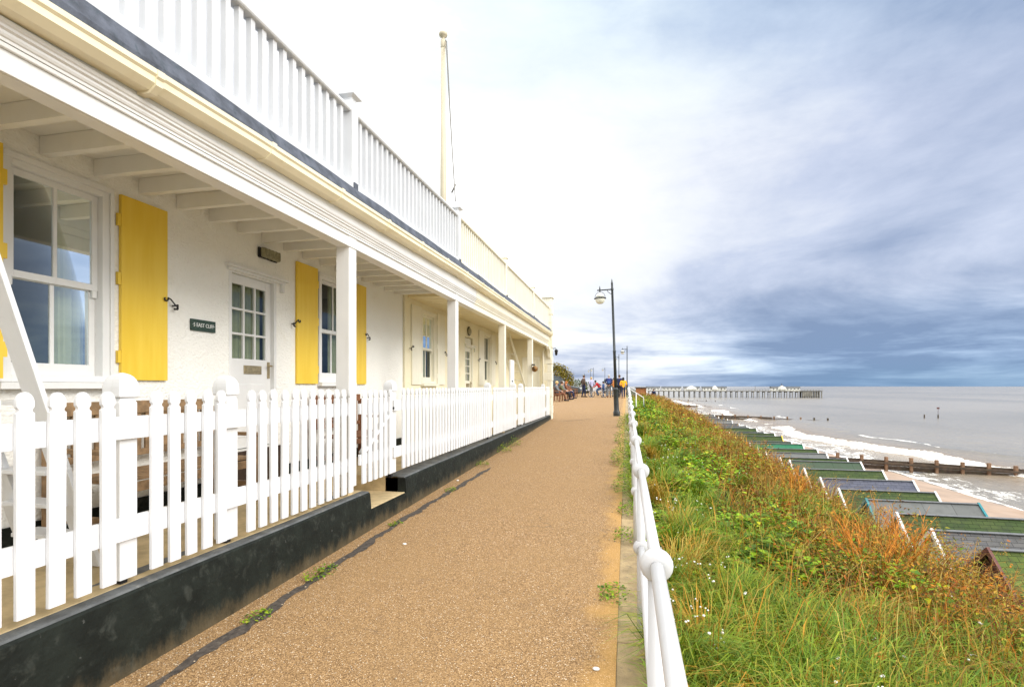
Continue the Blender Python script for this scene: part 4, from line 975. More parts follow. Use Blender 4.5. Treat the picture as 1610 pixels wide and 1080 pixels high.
specs = [(-0.36, 20.0, 'tall thin street lamp just beyond the end of the white railing'), (0.06, 56.0, None), (-0.99, 71.0, 'street lamp half hidden behind the nearest lamp post'),
         (-4.7, 118.0, 'far street lamp above the backpacker, arm pointing left'), (-7.3, 119.0, 'far street lamp above the cyclist, rightmost of a tight pair'),
         (-8.4, 126.0, 'far street lamp above the lavender jacket, second of a tight pair'), (-13.3, 171.0, 'tiniest and farthest street lamp above the brown coat')]
for i, (x, y, lab) in enumerate(specs):
    o = lamp0 if i == 0 else copy_tree(lamp0)
    o.location = (x, y, float(pz(y))); o.rotation_euler = (0, R(-2.0 if i == 0 else 0), 0)
    if i == 1: o['label'] = specs[0][2]
    elif lab and i: o['label'] = lab
mb = MB(); mb.box(-0.55, -0.17, 19.82, 20.25, float(pz(20)) - 0.1, float(pz(20)) + 0.004); struct(obj('lamp_footing', mb, 'kerb'))

# ================================================================== BEACH HUTS
def beach_hut(name, lab, y, roof, trim_, wallm, hw=0.92, drop=0.86, x0=8.72, x1=12.2, zr=-2.60, near_wall=True):
    t = thing(name, lab, 'beach hut', ((x0 + x1) / 2, y, -5.16), 'beach huts below the bank')
    mb = MB(); o = [(-hw + 0.08, -5.16), (hw - 0.08, -5.16), (hw - 0.08, zr - drop + 0.05), (0, zr - 0.06), (-hw + 0.08, zr - drop + 0.05)]
    mb.prism(o, lambda u, v, d: (d, y + u, v), x0 + 0.10, x1 - 0.20); obj('wall', mb, wallm, t)
    me = MB(); th = 0.045
    for s in (-1, 1):
        a, b = (y, zr), (y + s * hw, zr - drop)
        me.add([(x0, a[0], a[1]), (x1, a[0], a[1]), (x1, b[0], b[1]), (x0, b[0], b[1]), (x0, a[0], a[1] - th * 1.4), (x1, a[0], a[1] - th * 1.4), (x1, b[0], b[1] - th), (x0, b[0], b[1] - th)],
               [(0, 1, 2, 3), (7, 6, 5, 4), (0, 3, 7, 4), (1, 5, 6, 2), (3, 2, 6, 7)])
    rf = obj('roof', me, roof, t)
    uv = rf.data.uv_layers.new(name='UVMap'); L = math.hypot(hw, drop)
    off = wloc(t)
    for lp in rf.data.loops:
        c = rf.data.vertices[lp.vertex_index].co; uv.data[lp.index].uv = (c.x + y * 0.37, abs(c.y + off.y - y) / hw * L)
    mb = MB(); mb.bar((x0, y, zr + 0.005), (x1, y, zr + 0.005), 0.16, 0.02); obj('ridge_cap', mb, 'felt_ridge', t)
    for xx in (x0 - 0.072, x1 + 0.002):
        mb = MB()
        for s in (-1, 1):
            mb.prism([(s * 0.001, 0.055), (s * (hw + 0.04), -drop + 0.03), (s * (hw + 0.04), -drop - 0.14), (s * 0.001, -0.12)], lambda u, v, d: (d, y + u, zr + v), xx, xx + 0.07)
        obj('bargeboard', mb, trim_, t)
    # door and steps on the sea side
    mb = MB(); mb.box(x1 - 0.199, x1 - 0.16, y - 0.4, y + 0.4, -5.05, -3.25); obj('door', mb, trim_, t)
    return t
M['felt_ridge'] = mat('grey_ridge_felt', (0.15, 0.155, 0.16), 0.85, 0.2, 6)
huts = [
 (15.35, 'shingle_moss', 'barge_brown', 'barge_brown', 'nearest beach hut, bright mossy roof dotted with orange lichen, red-brown bargeboard'),
 (17.35, 'shingle_slate', 'hut_white', 'hut_white', 'grey shingled beach hut with a wide white gable showing over the brambles'),
 (19.6, 'shingle_green', 'hut_white', 'hut_white', 'green shingled beach hut with white bargeboard between the grey hut and the teal-edged hut'),
 (21.9, 'felt_grey', 'teal', 'teal', 'grey sheet roofed beach hut with teal bargeboards'),
 (23.9, 'shingle_green', 'hut_white', 'hut_yellow', 'green shingled beach hut with lime gable and white bargeboard'),
 (25.9, 'shingle_blue', 'hut_white', 'hut_blue', 'blue-grey shingled beach hut with white bargeboard'),
 (28.7, 'shingle_green', 'hut_white', 'hut_white', 'dark green roofed beach hut just beyond the blue-grey one'),
 (31.2, 'felt_dull', 'hut_white', 'hut_white', 'dull green beach hut beside the near end of the groyne'),
 (33.4, 'shingle_green', 'hut_white', 'hut_white', 'thin strip of dark green hut roof in front of the wide grey one'),
 (35.5, 'felt_grey', 'hut_white', 'hut_white', 'plain grey roofed beach hut level with the first groyne posts'),
 (38.1, 'shingle_green', 'hut_white', 'hut_white', 'dark green beach hut next to the emerald roof, nearer side'),
 (40.8, 'felt_bright', 'hut_white', 'hut_white', 'beach hut with bright emerald green roof'),
 (43.4, 'felt_dull', 'hut_white', 'hut_white', 'pale grey-green beach hut just beyond the emerald roof'),
 (46.1, 'shingle_green', 'yellow', 'hut_yellow', 'green beach hut with a yellow bargeboard end'),
 (48.9, 'shingle_green', 'hut_white', 'hut_white', 'dark green beach hut directly beyond the yellow-edged one'),
 (51.7, 'felt_dull', 'hut_white', 'hut_white', 'second hut beyond the yellow-edged one, dull green roof'),
 (54.3, 'shingle_green', 'hut_white', 'hut_white', 'third hut beyond the yellow-edged one, dark green roof'),
 (56.9, 'felt_dull', 'hut_white', 'hut_white', 'fourth hut beyond the yellow-edged one, dull green roof'),
 (59.5, 'felt_grey', 'hut_white', 'hut_white', 'small grey hut nearest of the far grey roofed huts'),
 (62.2, 'shingle_slate', 'hut_white', 'hut_white', None), (66.0, 'felt_grey', 'hut_white', 'hut_white', None), (68.8, 'shingle_slate', 'hut_white', 'hut_white', None),
 (71.7, 'felt_grey', 'hut_white', 'hut_white', None), (75.0, 'shingle_slate', 'hut_white', 'hut_white', None), (78.5, 'felt_grey', 'hut_white', 'hut_white', None)]
for y, rf, tr, wm, lab in huts:
    hr_ = random.Random(int(y * 10)); dxh = hr_.uniform(-0.18, 0.18) if y < 60 else 0
    beach_hut('beach_hut', lab or 'tiny grey beach hut among the farthest roofs above the surf', y, rf, tr, wm, hw=(0.95 if y < 24 else 1.04) + hr_.uniform(-0.05, 0.05), drop=hr_.uniform(0.78, 0.95), x0=8.72 + dxh, x1=12.2 + dxh + hr_.uniform(-0.12, 0.12), zr=-2.60 + hr_.uniform(-0.10, 0.08))
# small hand rails by the beach steps
sr = thing('beach_handrail', 'dark metal handrail on the beach steps beside the huts', 'handrail', (14.4, 25.5, -5.2))
mb = MB()
for yy in (25.2, 26.3):
    mb.tube([(13.7, yy, -5.16), (13.7, yy, -4.2), (14.9, yy, -4.75), (14.9, yy, -5.6)], 0.025, 6)
obj('rail', mb, 'iron', sr)

# ================================================================== GROYNES, MARKERS, PIER
def groyne(lab, y, x0, x1, step, z0, z1, r=0.13, planks=True, gap_from=None):
    g = thing('groyne', lab, 'groyne', ((x0 + x1) / 2, y, SEA), 'groynes running into the sea'); x = x0; k = 0
    while x <= x1:
        t = (x - x0) / (x1 - x0); zt = z0 + (z1 - z0) * t + random.uniform(-0.07, 0.07)
        mb = MB(); mb.box(x - r, x + r, y - r, y + r, zt - 0.5, zt); mb.box(x - r * 0.9, x + r * 0.9, y - r * 0.9, y + r * 0.9, -8.0, zt - 0.501); p = obj('post', mb, ['post_top'] if t < 0.8 else ['wood_sea'], g, 0.03)
        x += step; k += 1
    if planks:
        for q, dz in enumerate((0.42, 0.66, 0.90, 1.14)):
            xa = x0 - 2 if q < 3 else x0; xb = x1 if gap_from is None or q > 1 else gap_from
            mb = MB(); mb.bar((xa, y + r + 0.05, z0 - dz), (xb, y + r + 0.05, z0 + (z1 - z0) * (xb - x0) / (x1 - x0) - dz), 0.09, 0.225); obj('plank', mb, 'wood_sea', g, 0.01)
    mb = MB(); mb.bar((x0, y - r - 0.07, z0 - 0.60), (x1, y - r - 0.07, z1 - 0.60), 0.13, 0.16); obj('waling', mb, 'wood_sea', g, 0.01)
groyne('nearest brown timber groyne running from the huts into the surf', 55.2, 17.6, 41.5, 2.05, -4.75, -5.85)
groyne('second timber groyne in the middle distance, mostly awash', 135, 17.0, 48, 2.9, -5.0, -6.05, 0.16, True, 34)
groyne('third timber groyne far up the beach', 212, 14.5, 32, 3.0, -5.0, -6.0, 0.2)
groyne('farthest low groyne of scattered posts short of the pier', 290, 14, 46, 4.5, -5.1, -6.0, 0.2, False)
def marker(lab, x, y, h, top):
    t = thing('sea_marker', lab, 'marker post', (x, y, SEA), 'marker posts in the sea')
    mb = MB(); mb.lathe([(0.16, -1.5), (0.15, h * 0.8), (0.13, h)], (x, y, SEA), 8); obj('post', mb, 'wood_sea', t)
    if top:
        mb = MB(); mb.lathe([(0.04, h), (0.04, h + 1.5)], (x, y, SEA), 8); mb.box(x - 0.28, x + 0.28, y - 0.05, y + 0.05, SEA + h + 1.4, SEA + h + 1.8); obj('topmark', mb, 'barge_brown', t)
marker('taller sea marker post with a red topmark out beyond the groynes', 76, 150, 0.9, True)
marker('short sea marker post left of the taller one', 73, 150, 0.9, False)

DK = -1.75; PYY = 396.0
pr = thing('pier', 'long pale timber pier on rows of legs far out across the sea', 'pier', (75, PYY, SEA))
mb = MB(); mb.box(8, 130.5, PYY - 3.2, PYY + 3.2, DK - 0.5, DK); obj('deck', mb, 'pier_wood', pr)
x = 16.0; k = 0
while x < 122:
    for yy in (-2.8, 2.8):
        mb = MB(); mb.lathe([(0.27, -10), (0.27, DK - 0.5)], (x, PYY + yy, 0), 6); obj('pile', mb, 'pier_wood', pr)
    mb = MB(); mb.box(x - 0.3, x + 0.3, PYY - 2.9, PYY + 2.9, DK - 1.1, DK - 0.501); obj('crossbeam', mb, 'pier_wood', pr)
    x += 3.55; k += 1
for k in range(9):
    for yy in (-3.0, 3.0):
        mb = MB(); mb.lathe([(0.40, -10), (0.40, DK - 0.5)], (118.5 + k * 1.45, PYY + yy, 0), 6); obj('pile', mb, 'pier_wood', pr)
mb = MB(); mb.box(118, 131.5, PYY - 3.6, PYY + 3.6, DK + 0.001, DK + 0.12); mb.box(118, 124, PYY - 3.3, PYY - 3.1, -5.6, DK - 0.6); obj('pier_head', mb, 'pier_wood', pr)
for yy in (-3.15, 3.15):
    mb = MB(); mb.box(8, 131, PYY + yy - 0.05, PYY + yy + 0.05, DK + 1.0, DK + 1.14)
    x = 8
    while x < 131: mb.box(x - 0.06, x + 0.06, PYY + yy - 0.045, PYY + yy + 0.045, DK, DK + 0.999); x += 1.8
    obj('handrail', mb, 'pier_wood', pr)
for x in (66, 88, 104):
    mb = MB(); mb.box(x - 0.1, x + 0.1, PYY - 3, PYY - 2.8, DK, DK + 3.1); mb.box(x - 0.3, x + 0.3, PYY - 3.02, PYY - 2.78, DK + 3.0, DK + 3.2); obj('lamp_post', mb, 'pier_wood', pr)
def pavilion(lab, x0, x1, gable, h=2.0, mast=False):
    t = thing('pier_pavilion', lab, 'pavilion', ((x0 + x1) / 2, PYY, DK), 'white pavilions on the pier'); y0, y1 = PYY - 2.4, PYY + 2.4
    mb = MB(); mb.box(x0, x1, y0, y1, DK + 0.002, DK + h); obj('wall', mb, 'pier_white', t)
    mb = MB(); mb.prism([(y0 - 0.4, DK + h + 0.002), (y1 + 0.4, DK + h + 0.002), (y1 - 1.2, DK + h + 1.15), (y0 + 1.2, DK + h + 1.15)], lambda u, v, d: (d, u, v), x0 - 0.4, x1 + 0.4); obj('roof', mb, 'pier_roof', t)
    if gable is not None:
        g0, g1 = gable
        mb = MB(); gm = (g0 + g1) / 2; mb.prism([(g0, DK + h * 0.3), (g1, DK + h * 0.3), (g1, DK + h + 0.3), (gm, DK + h + 1.7), (g0, DK + h + 0.3)], lambda u, v, d: (u, d, v), y0 - 0.5, y0 + 1.5); obj('gable', mb, 'pier_white', t)
    n = int((x1 - x0) / 2.2)
    for k in range(n):
        xx = x0 + (k + 0.5) * (x1 - x0) / n
        if gable and gable[0] - 0.6 < xx < gable[1] + 0.6: continue
        mb = MB(); mb.box(xx - 0.45, xx + 0.45, y0 - 0.02, y0 - 0.003, DK + 0.9, DK + h - 0.35); obj('window', mb, 'grey_cloth', t)
    if mast:
        xm = (x0 + x1) / 2 - 2; mb = MB(); mb.box(xm - 0.9, xm + 0.9, PYY - 0.9, PYY + 0.9, DK + h + 1.151, DK + h + 1.9); mb.box(xm - 0.15, xm + 0.15, PYY - 0.1, PYY + 0.1, DK + h + 1.901, DK + h + 3.2); obj('cupola', mb, 'pier_roof', t)
def pxX(px): return PYY * math.tan(math.atan((px - 805) / 820.0) - math.atan(180 / 820.0))
pavilion('flat low grey-roofed pavilion at the shore end of the pier', pxX(1017), pxX(1037), None)
pavilion('long low pavilion second from the shore end of the pier', pxX(1041), pxX(1070), None)
pavilion('pavilion with a broad white gable near the middle of the pier', pxX(1075.5), pxX(1099), (pxX(1079), pxX(1094)))
pavilion('long pavilion with a small central gable, last before the open deck', pxX(1104.5), pxX(1141), (pxX(1119), pxX(1127)))
pavilion('pavilion with cupola standing alone near the sea end of the pier', pxX(1212), pxX(1256), (pxX(1222), pxX(1234)), 2.0, True)
# ================================================================== PEOPLE
def skin_obj(name, joints, edges, m, parent, root=0, sub=1):
    names = list(joints); idx = {n: i for i, n in enumerate(names)}
    me = bpy.data.meshes.new(name); off = wloc(parent)
    me.from_pydata([tuple(Vector(joints[n][:3])) for n in names], [(idx[a], idx[b]) for a, b in edges], [])
    o = bpy.data.objects.new(name, me); C.objects.link(o); o.parent = parent
    o.modifiers.new('skin', 'SKIN')
    sv = me.skin_vertices[0].data
    for n in names:
        r = joints[n][3]; sv[idx[n]].radius = (r, r) if not isinstance(r, tuple) else r
        sv[idx[n]].use_root = (idx[n] == root)
    if sub: s = o.modifiers.new('sub', 'SUBSURF'); s.levels = sub; s.render_levels = sub
    me.materials.append(M[m])
    o.modifiers['skin'].use_smooth_shade = True
    return o
def person(label, loc, rz, jacket, trousers, hair='hair_brown', shoe='black_cloth', pose='stand', scale=1.0, hat=None, long_hair=False, group='people on the promenade'):
    """local frame: faces +Y"""
    t = thing('person', label, 'person', (0, 0, 0), group)
    J = {'pelvis': (0, 0, 0.95), 'waist': (0, 0.0, 1.10), 'chest': (0, -0.01, 1.34), 'neckb': (0, 0, 1.47), 'neck': (0, 0.01, 1.53), 'head': (0, 0.03, 1.63), 'crown': (0, 0.03, 1.70)}
    for s, sn in ((-1, 'l'), (1, 'r')):
        J['sh' + sn] = (s * 0.18, -0.01, 1.43); J['hip' + sn] = (s * 0.09, 0, 0.90)
        if pose == 'sit':
            pass
        J['kn' + sn] = (s * 0.10, 0.02 + (0.05 if s > 0 else -0.02), 0.49); J['an' + sn] = (s * 0.10, -0.02 + (0.10 if s > 0 else -0.08), 0.09)
        J['el' + sn] = (s * 0.24, -0.03, 1.15); J['wr' + sn] = (s * 0.23, 0.07, 0.92)
    if pose == 'pockets':
        for s, sn in ((-1, 'l'), (1, 'r')): J['el' + sn] = (s * 0.28, -0.10, 1.17); J['wr' + sn] = (s * 0.17, 0.06, 1.02)
    if pose == 'clasped':
        for s, sn in ((-1, 'l'), (1, 'r')): J['el' + sn] = (s * 0.27, -0.09, 1.17); J['wr' + sn] = (s * 0.08, -0.17, 0.98)
    if pose in ('sit', 'ride'):
        dz = -0.47 if pose == 'sit' else -0.14
        for k in ('pelvis', 'waist', 'chest', 'neckb', 'neck', 'head', 'crown', 'shl', 'shr', 'hipl', 'hipr'): J[k] = (J[k][0], J[k][1], J[k][2] + dz)
        lean = 0.10 if pose == 'sit' else 0.30
        if pose == 'sit':
            for k in ('chest', 'neckb', 'neck', 'head', 'crown', 'shl', 'shr'): J[k] = (J[k][0], J[k][1] - 0.04, J[k][2])
        else:
            for k, f in (('waist', 0.3), ('chest', 0.85), ('neckb', 1.1), ('neck', 1.2), ('head', 1.4), ('crown', 1.45), ('shl', 1.0), ('shr', 1.0)): J[k] = (J[k][0], J[k][1] + lean * f, J[k][2] - 0.06 * f)
        for s, sn in ((-1, 'l'), (1, 'r')):
            if pose == 'sit':
                J['kn' + sn] = (s * 0.13, 0.46, 0.50); J['an' + sn] = (s * 0.13, 0.50 + (0.10 if s > 0 else 0), 0.09)
                J['el' + sn] = (s * 0.25, 0.06, 0.70); J['wr' + sn] = (s * 0.10, 0.28, 0.62)
            else:
                up = 0.16 if s > 0 else 0.0
                J['kn' + sn] = (s * 0.11, 0.36, 0.52 + up); J['an' + sn] = (s * 0.12, 0.16 + up * 0.3, 0.16 + up)
                J['el' + sn] = (s * 0.24, 0.42, 1.02); J['wr' + sn] = (s * 0.22, 0.62, 0.90)
    if pose == 'walk':
        J['knl'] = (-0.10, 0.12, 0.50); J['anl'] = (-0.10, 0.22, 0.10); J['knr'] = (0.10, -0.02, 0.50); J['anr'] = (0.10, -0.26, 0.14)
        J['ell'] = (-0.25, -0.10, 1.16); J['wrl'] = (-0.25, 0.0, 0.94); J['elr'] = (0.25, 0.04, 1.16); J['wrr'] = (0.25, 0.20, 0.97)
    V = {k: Vector(v) for k, v in J.items()}
    rad = dict(pelvis=0.115, waist=0.10, chest=0.115, neckb=0.06, neck=0.048, head=0.078, crown=0.070, shl=0.055, shr=0.055, hipl=0.082, hipr=0.082, knl=0.055, knr=0.055, anl=0.038, anr=0.038, ell=0.040, elr=0.040, wrl=0.026, wrr=0.026)
    B = {k: (*V[k], rad[k]) for k in V}
    E = [('pelvis', 'waist'), ('waist', 'chest'), ('chest', 'neckb'), ('neckb', 'neck'), ('neck', 'head'), ('head', 'crown'), ('chest', 'shl'), ('chest', 'shr'), ('pelvis', 'hipl'), ('pelvis', 'hipr')]
    for sn, s in (('l', -1), ('r', 1)):
        E += [('sh' + sn, 'el' + sn), ('el' + sn, 'wr' + sn), ('hip' + sn, 'kn' + sn), ('kn' + sn, 'an' + sn)]
        d = (V['wr' + sn] - V['el' + sn]).normalized(); pv = d.orthogonal().normalized(); palm = V['wr' + sn] + d * 0.06
        B['pa' + sn] = (*palm, 0.026); E.append(('wr' + sn, 'pa' + sn))
        sd = d.cross(Vector((s, 0, 0))); sd = sd.normalized() if sd.length > 0.1 else pv
        for q, (o_, l_) in enumerate(((-0.027, 0.070), (-0.009, 0.080), (0.009, 0.075), (0.027, 0.060))):
            a = palm + sd * o_ + d * 0.035; b = a + d * l_ * 0.6 + Vector((-s, 0, 0)) * 0.012; c = b + d * l_ * 0.35 + Vector((-s, 0, 0)) * 0.02
            B[f'fa{q}{sn}'] = (*a, 0.009); B[f'fb{q}{sn}'] = (*b, 0.008); B[f'fc{q}{sn}'] = (*c, 0.007)
            E += [('pa' + sn, f'fa{q}{sn}'), (f'fa{q}{sn}', f'fb{q}{sn}'), (f'fb{q}{sn}', f'fc{q}{sn}')]
        a = V['wr' + sn] + d * 0.03 - sd * 0.035; b = a + d * 0.05 - sd * 0.012
        B['ta' + sn] = (*a, 0.010); B['tb' + sn] = (*b, 0.008); E += [('wr' + sn, 'ta' + sn), ('ta' + sn, 'tb' + sn)]
        f = V['an' + sn]; B['toe' + sn] = (f.x, f.y + 0.17, max(0.035, f.z - 0.05), 0.034); E.append(('an' + sn, 'toe' + sn))
    h = V['head']; fw = Vector((0, 1, 0))
    B['nose'] = (h.x, h.y + 0.098, h.z - 0.005, 0.014); E.append(('head', 'nose'))
    B['chin'] = (h.x, h.y + 0.055, h.z - 0.075, 0.035); E.append(('head', 'chin'))
    skin_obj('body', B, E, 'skin', t)
    # coat
    K = {k: (*V[k], r) for k, r in dict(pelvis=0.150, waist=0.140, chest=0.150, neckb=0.085, shl=0.085, shr=0.085, ell=0.062, elr=0.062, wrl=0.046, wrr=0.046).items()}
    K['hem'] = (*(V['pelvis'] + (Vector((0, 0, -0.12)) if pose not in ('sit', 'ride') else Vector((0, 0.03, -0.03)))), 0.158)
    skin_obj('coat', K, [('hem', 'pelvis'), ('pelvis', 'waist'), ('waist', 'chest'), ('chest', 'neckb'), ('chest', 'shl'), ('chest', 'shr'), ('shl', 'ell'), ('ell', 'wrl'), ('shr', 'elr'), ('elr', 'wrr')], jacket, t, 1)
    L = {k: (*V[k], r) for k, r in dict(pelvis=0.125, hipl=0.098, hipr=0.098, knl=0.070, knr=0.070, anl=0.058, anr=0.058).items()}
    skin_obj('trousers', L, [('pelvis', 'hipl'), ('pelvis', 'hipr'), ('hipl', 'knl'), ('knl', 'anl'), ('hipr', 'knr'), ('knr', 'anr')], trousers, t)
    for sn in 'lr':
        f = V['an' + sn]; z = max(0.0, f.z - 0.09)
        mb = MB(); mb.tube([(f.x, f.y - 0.07, z + 0.045), (f.x, f.y + 0.02, z + 0.055), (f.x, f.y + 0.15, z + 0.042), (f.x, f.y + 0.20, z + 0.03)], [0.044, 0.052, 0.042, 0.02], 8); obj('shoe', mb, shoe, t)
    mb = MB(); mb.ball((h.x, h.y - 0.012, h.z + 0.035), 0.105, 14, 10, 0, 0.93, 1.02, 1.0)
    if long_hair: mb.ball((h.x, h.y - 0.065, h.z - 0.06), 0.095, 12, 8, 0, 1, 0.55, 1.2)
    obj('hair' if not hat else 'helmet', mb, hat or hair, t)
    mb = MB()
    for s in (-1, 1): mb.ball((h.x + s * 0.03, h.y + 0.088, h.z + 0.02), 0.011, 8, 6)
    obj('eye', mb, 'black_cloth', t)
    t.location = loc; t.rotation_euler = (0, 0, rz); t.scale = (scale,) * 3
    return t
def G(x, y): return (x, y, float(pz(y)))
LEFT, RIGHT, AWAY, TOWARD = R(90), R(-90), 0.0, R(180)
person('person standing in a brown coat and dark trousers, left of the cyclist', G(-3.46, 43.4), R(-60), 'brown_coat', 'navy', 'hair_brown', pose='pockets', scale=1.03)
person('person in a pale lavender jacket and grey trousers standing behind the bicycle', G(-2.90, 44.6), R(40), 'lavender', 'grey_cloth', 'hair_fair', scale=0.95, pose='pockets')
rider = person('child in a red top, jeans and dark helmet riding the bicycle', (-2.10, 43.0, float(pz(43)) + 0.06), LEFT, 'red_cloth', 'denim', pose='ride', scale=0.86, hat='black_cloth')
person('dark-haired child in a blue coat standing behind the bicycle saddle', G(-1.86, 43.5), R(75), 'blue_cloth', 'denim', 'black_cloth', scale=0.74, pose='stand')
person('person with white top and dark grey trousers partly behind the backpacker', G(-1.62, 45.6), R(10), 'white_cloth', 'grey_cloth', 'hair_grey', scale=0.86)
bpk = person('grey-haired person wearing a navy coat and a backpack, hands clasped behind', G(-1.38, 42.6), R(-5), 'navy', 'grey_cloth', 'hair_grey', shoe='rust_cloth', pose='clasped', scale=1.04)
pk = thing('backpack', 'blue backpack on the back of the grey-haired walker', 'backpack', G(-1.38, 42.38))
mb = MB(); zb = float(pz(42.4)); mb.ball((-1.38, 42.36, zb + 1.30), 0.2, 14, 10, 0, 0.95, 0.62, 1.25); obj('bag', mb, 'royal', pk)
mb = MB(); mb.ball((-1.38, 42.24, zb + 1.20), 0.12, 12, 8, 0, 1.0, 0.5, 1.0); obj('pocket', mb, 'blue_cloth', pk)
person('person in an orange jacket half hidden between the backpacker and the lamp post', G(-1.02, 45.0), R(-30), 'orange_cloth', 'grey_cloth', 'hair_brown', pose='pockets', scale=0.93)
person('person in a dark navy coat walking right beside the lamp post', G(-0.56, 42.6), R(-12), 'navy', 'black_cloth', 'hair_brown', pose='walk', scale=1.03)
person('dark-haired person in a mustard yellow jacket and navy trousers', G(-0.24, 41.0), R(5), 'mustard', 'navy', 'black_cloth', shoe='rust_cloth', pose='pockets', scale=0.91, long_hair=True)
person('person in blue by the bank beyond the end of the railing', (3.05, 62, float(bank_z(3.05, 62)) - 0.55), R(150), 'navy', 'black_cloth', 'hair_brown', scale=1.0)
# bicycle (built facing +Y, then turned)
bk = thing('bicycle', 'small bicycle with white-walled wheels ridden by the child in red', 'bicycle', (0, 0, 0))
for yy in (-0.50, 0.52):
    mb = MB(); n = 28; mb.tube([(0, yy + 0.27 * math.cos(2 * math.pi * k / n), 0.28 + 0.27 * math.sin(2 * math.pi * k / n)) for k in range(n + 1)], 0.020, 6, caps=False); wh = obj('wheel', mb, 'tyre', bk)
    mb = MB(); mb.tube([(0, yy + 0.243 * math.cos(2 * math.pi * k / n), 0.28 + 0.243 * math.sin(2 * math.pi * k / n)) for k in range(n + 1)], 0.012, 6, caps=False)
    for k in range(12): a = math.pi * 2 * k / 12; mb.tube([(0, yy, 0.28), (0, yy + 0.24 * math.cos(a), 0.28 + 0.24 * math.sin(a))], 0.003, 4)
    obj('rim', mb, 'chrome', wh)
mb = MB()
for a, b in (((0, -0.05, 0.27), (0, -0.20, 0.66)), ((0, -0.05, 0.27), (0, 0.33, 0.60)), ((0, -0.18, 0.60), (0, 0.31, 0.68)), ((0, 0.33, 0.58), (0, 0.30, 0.74))): mb.tube([a, b], 0.018, 8)
for s in (-0.04, 0.04):
    mb.tube([(s, -0.05, 0.27), (s, -0.50, 0.28)], 0.011, 6); mb.tube([(s, -0.19, 0.62), (s, -0.50, 0.28)], 0.010, 6); mb.tube([(s, 0.33, 0.58), (s, 0.52, 0.28)], 0.014, 6)
obj('frame', mb, 'white', bk)
mb = MB(); mb.tube([(0, 0.30, 0.74), (0, 0.31, 0.84)], 0.014, 6); mb.tube([(-0.27, 0.26, 0.86), (-0.1, 0.33, 0.84), (0.1, 0.33, 0.84), (0.27, 0.26, 0.86)], 0.013, 6); obj('handlebar', mb, 'iron', bk)
mb = MB(); mb.tube([(0, -0.20, 0.66), (0, -0.22, 0.72)], 0.013, 6); mb.ball((0, -0.22, 0.74), 0.09, 10, 6, 0, 0.8, 1.4, 0.4); obj('saddle', mb, 'iron', bk)
mb = MB(); mb.lathe([(0.09, -0.01), (0.09, 0.01)], (0.03, -0.05, 0.27), 14, axis='x'); mb.tube([(-0.12, -0.02, 0.15), (0.12, -0.08, 0.39)], 0.012, 6); obj('pedal', mb, 'iron', bk)
bk.location = (-2.28, 43.0, float(pz(43))); bk.rotation_euler = (0, 0, LEFT); bk.scale = (0.98,) * 3

# benches along the promenade and the people on them
def prom_bench(lab):
    b = thing('promenade_bench', lab, 'bench', (0, 0, 0), 'brown benches facing the sea')    # long axis Y, faces +X
    mb = MB()
    for k in range(4): mb.box(0.0 + k * 0.115, 0.10 + k * 0.115, -0.9, 0.9, 0.43, 0.46)
    obj('seat', mb, 'bench_brown', b, 0.004)
    mb = MB()
    for k in range(4): mb.box(-0.06 - k * 0.02, -0.035 - k * 0.02, -0.9, 0.9, 0.52 + k * 0.105, 0.605 + k * 0.105)
    obj('backrest', mb, 'bench_brown', b, 0.004)
    for y in (-0.78, 0.78):
        mb = MB(); mb.box(-0.16, -0.08, y - 0.04, y + 0.04, 0, 0.50); mb.bar((-0.10, y, 0.47), (-0.17, y, 0.95), 0.05, 0.05, (0, 1, 0)); obj('leg', mb, 'bench_brown', b)
        mb = MB(); mb.box(0.38, 0.45, y - 0.04, y + 0.04, 0, 0.66); mb.box(-0.10, 0.48, y - 0.045, y + 0.045, 0.661, 0.70); obj('armrest', mb, 'bench_brown', b)
    return b
b0 = prom_bench('brown wooden bench nearest the cottages, partly hidden by the end pier')
for i, (x, y, lab) in enumerate(((-4.55, 33.6, None), (-4.55, 36.6, 'brown wooden bench with the person in the dark coat, second from the cottages'), (-4.55, 39.5, 'brown bench in front of the dark car, third from the cottages'), (-4.45, 43.0, 'empty red-brown bench beyond the seated people'))):
    o = b0 if i == 0 else copy_tree(b0)
    o.location = G(x, y)
    if lab: o['label'] = lab
M['hair_ginger'] = mat('ginger_hair', (0.40, 0.13, 0.03), 0.7)
SG = 'people sitting on the benches'
person('seated person with a grey jacket and fair hair, nearest to the cottage corner', (-4.42, 33.9, float(pz(33.9)) + 0.02), RIGHT, 'grey_cloth', 'rust_cloth', 'hair_fair', pose='sit', group=SG)
person('seated person in a dark olive coat and black trousers with brown hair', (-4.42, 36.5, float(pz(36.5)) + 0.02), RIGHT, 'olive_cloth', 'black_cloth', 'hair_brown', pose='sit', group=SG)
person('seated person in a grey coat leaning close behind the ginger-haired one', (-4.42, 37.2, float(pz(37.2)) + 0.02), RIGHT, 'grey_cloth', 'black_cloth', 'hair_grey', pose='sit', group=SG)
person('seated person with ginger hair, rust jacket and dark jeans', (-4.42, 39.4, float(pz(39.4)) + 0.02), RIGHT, 'rust_cloth', 'navy', 'hair_ginger', pose='sit', group=SG, long_hair=True)

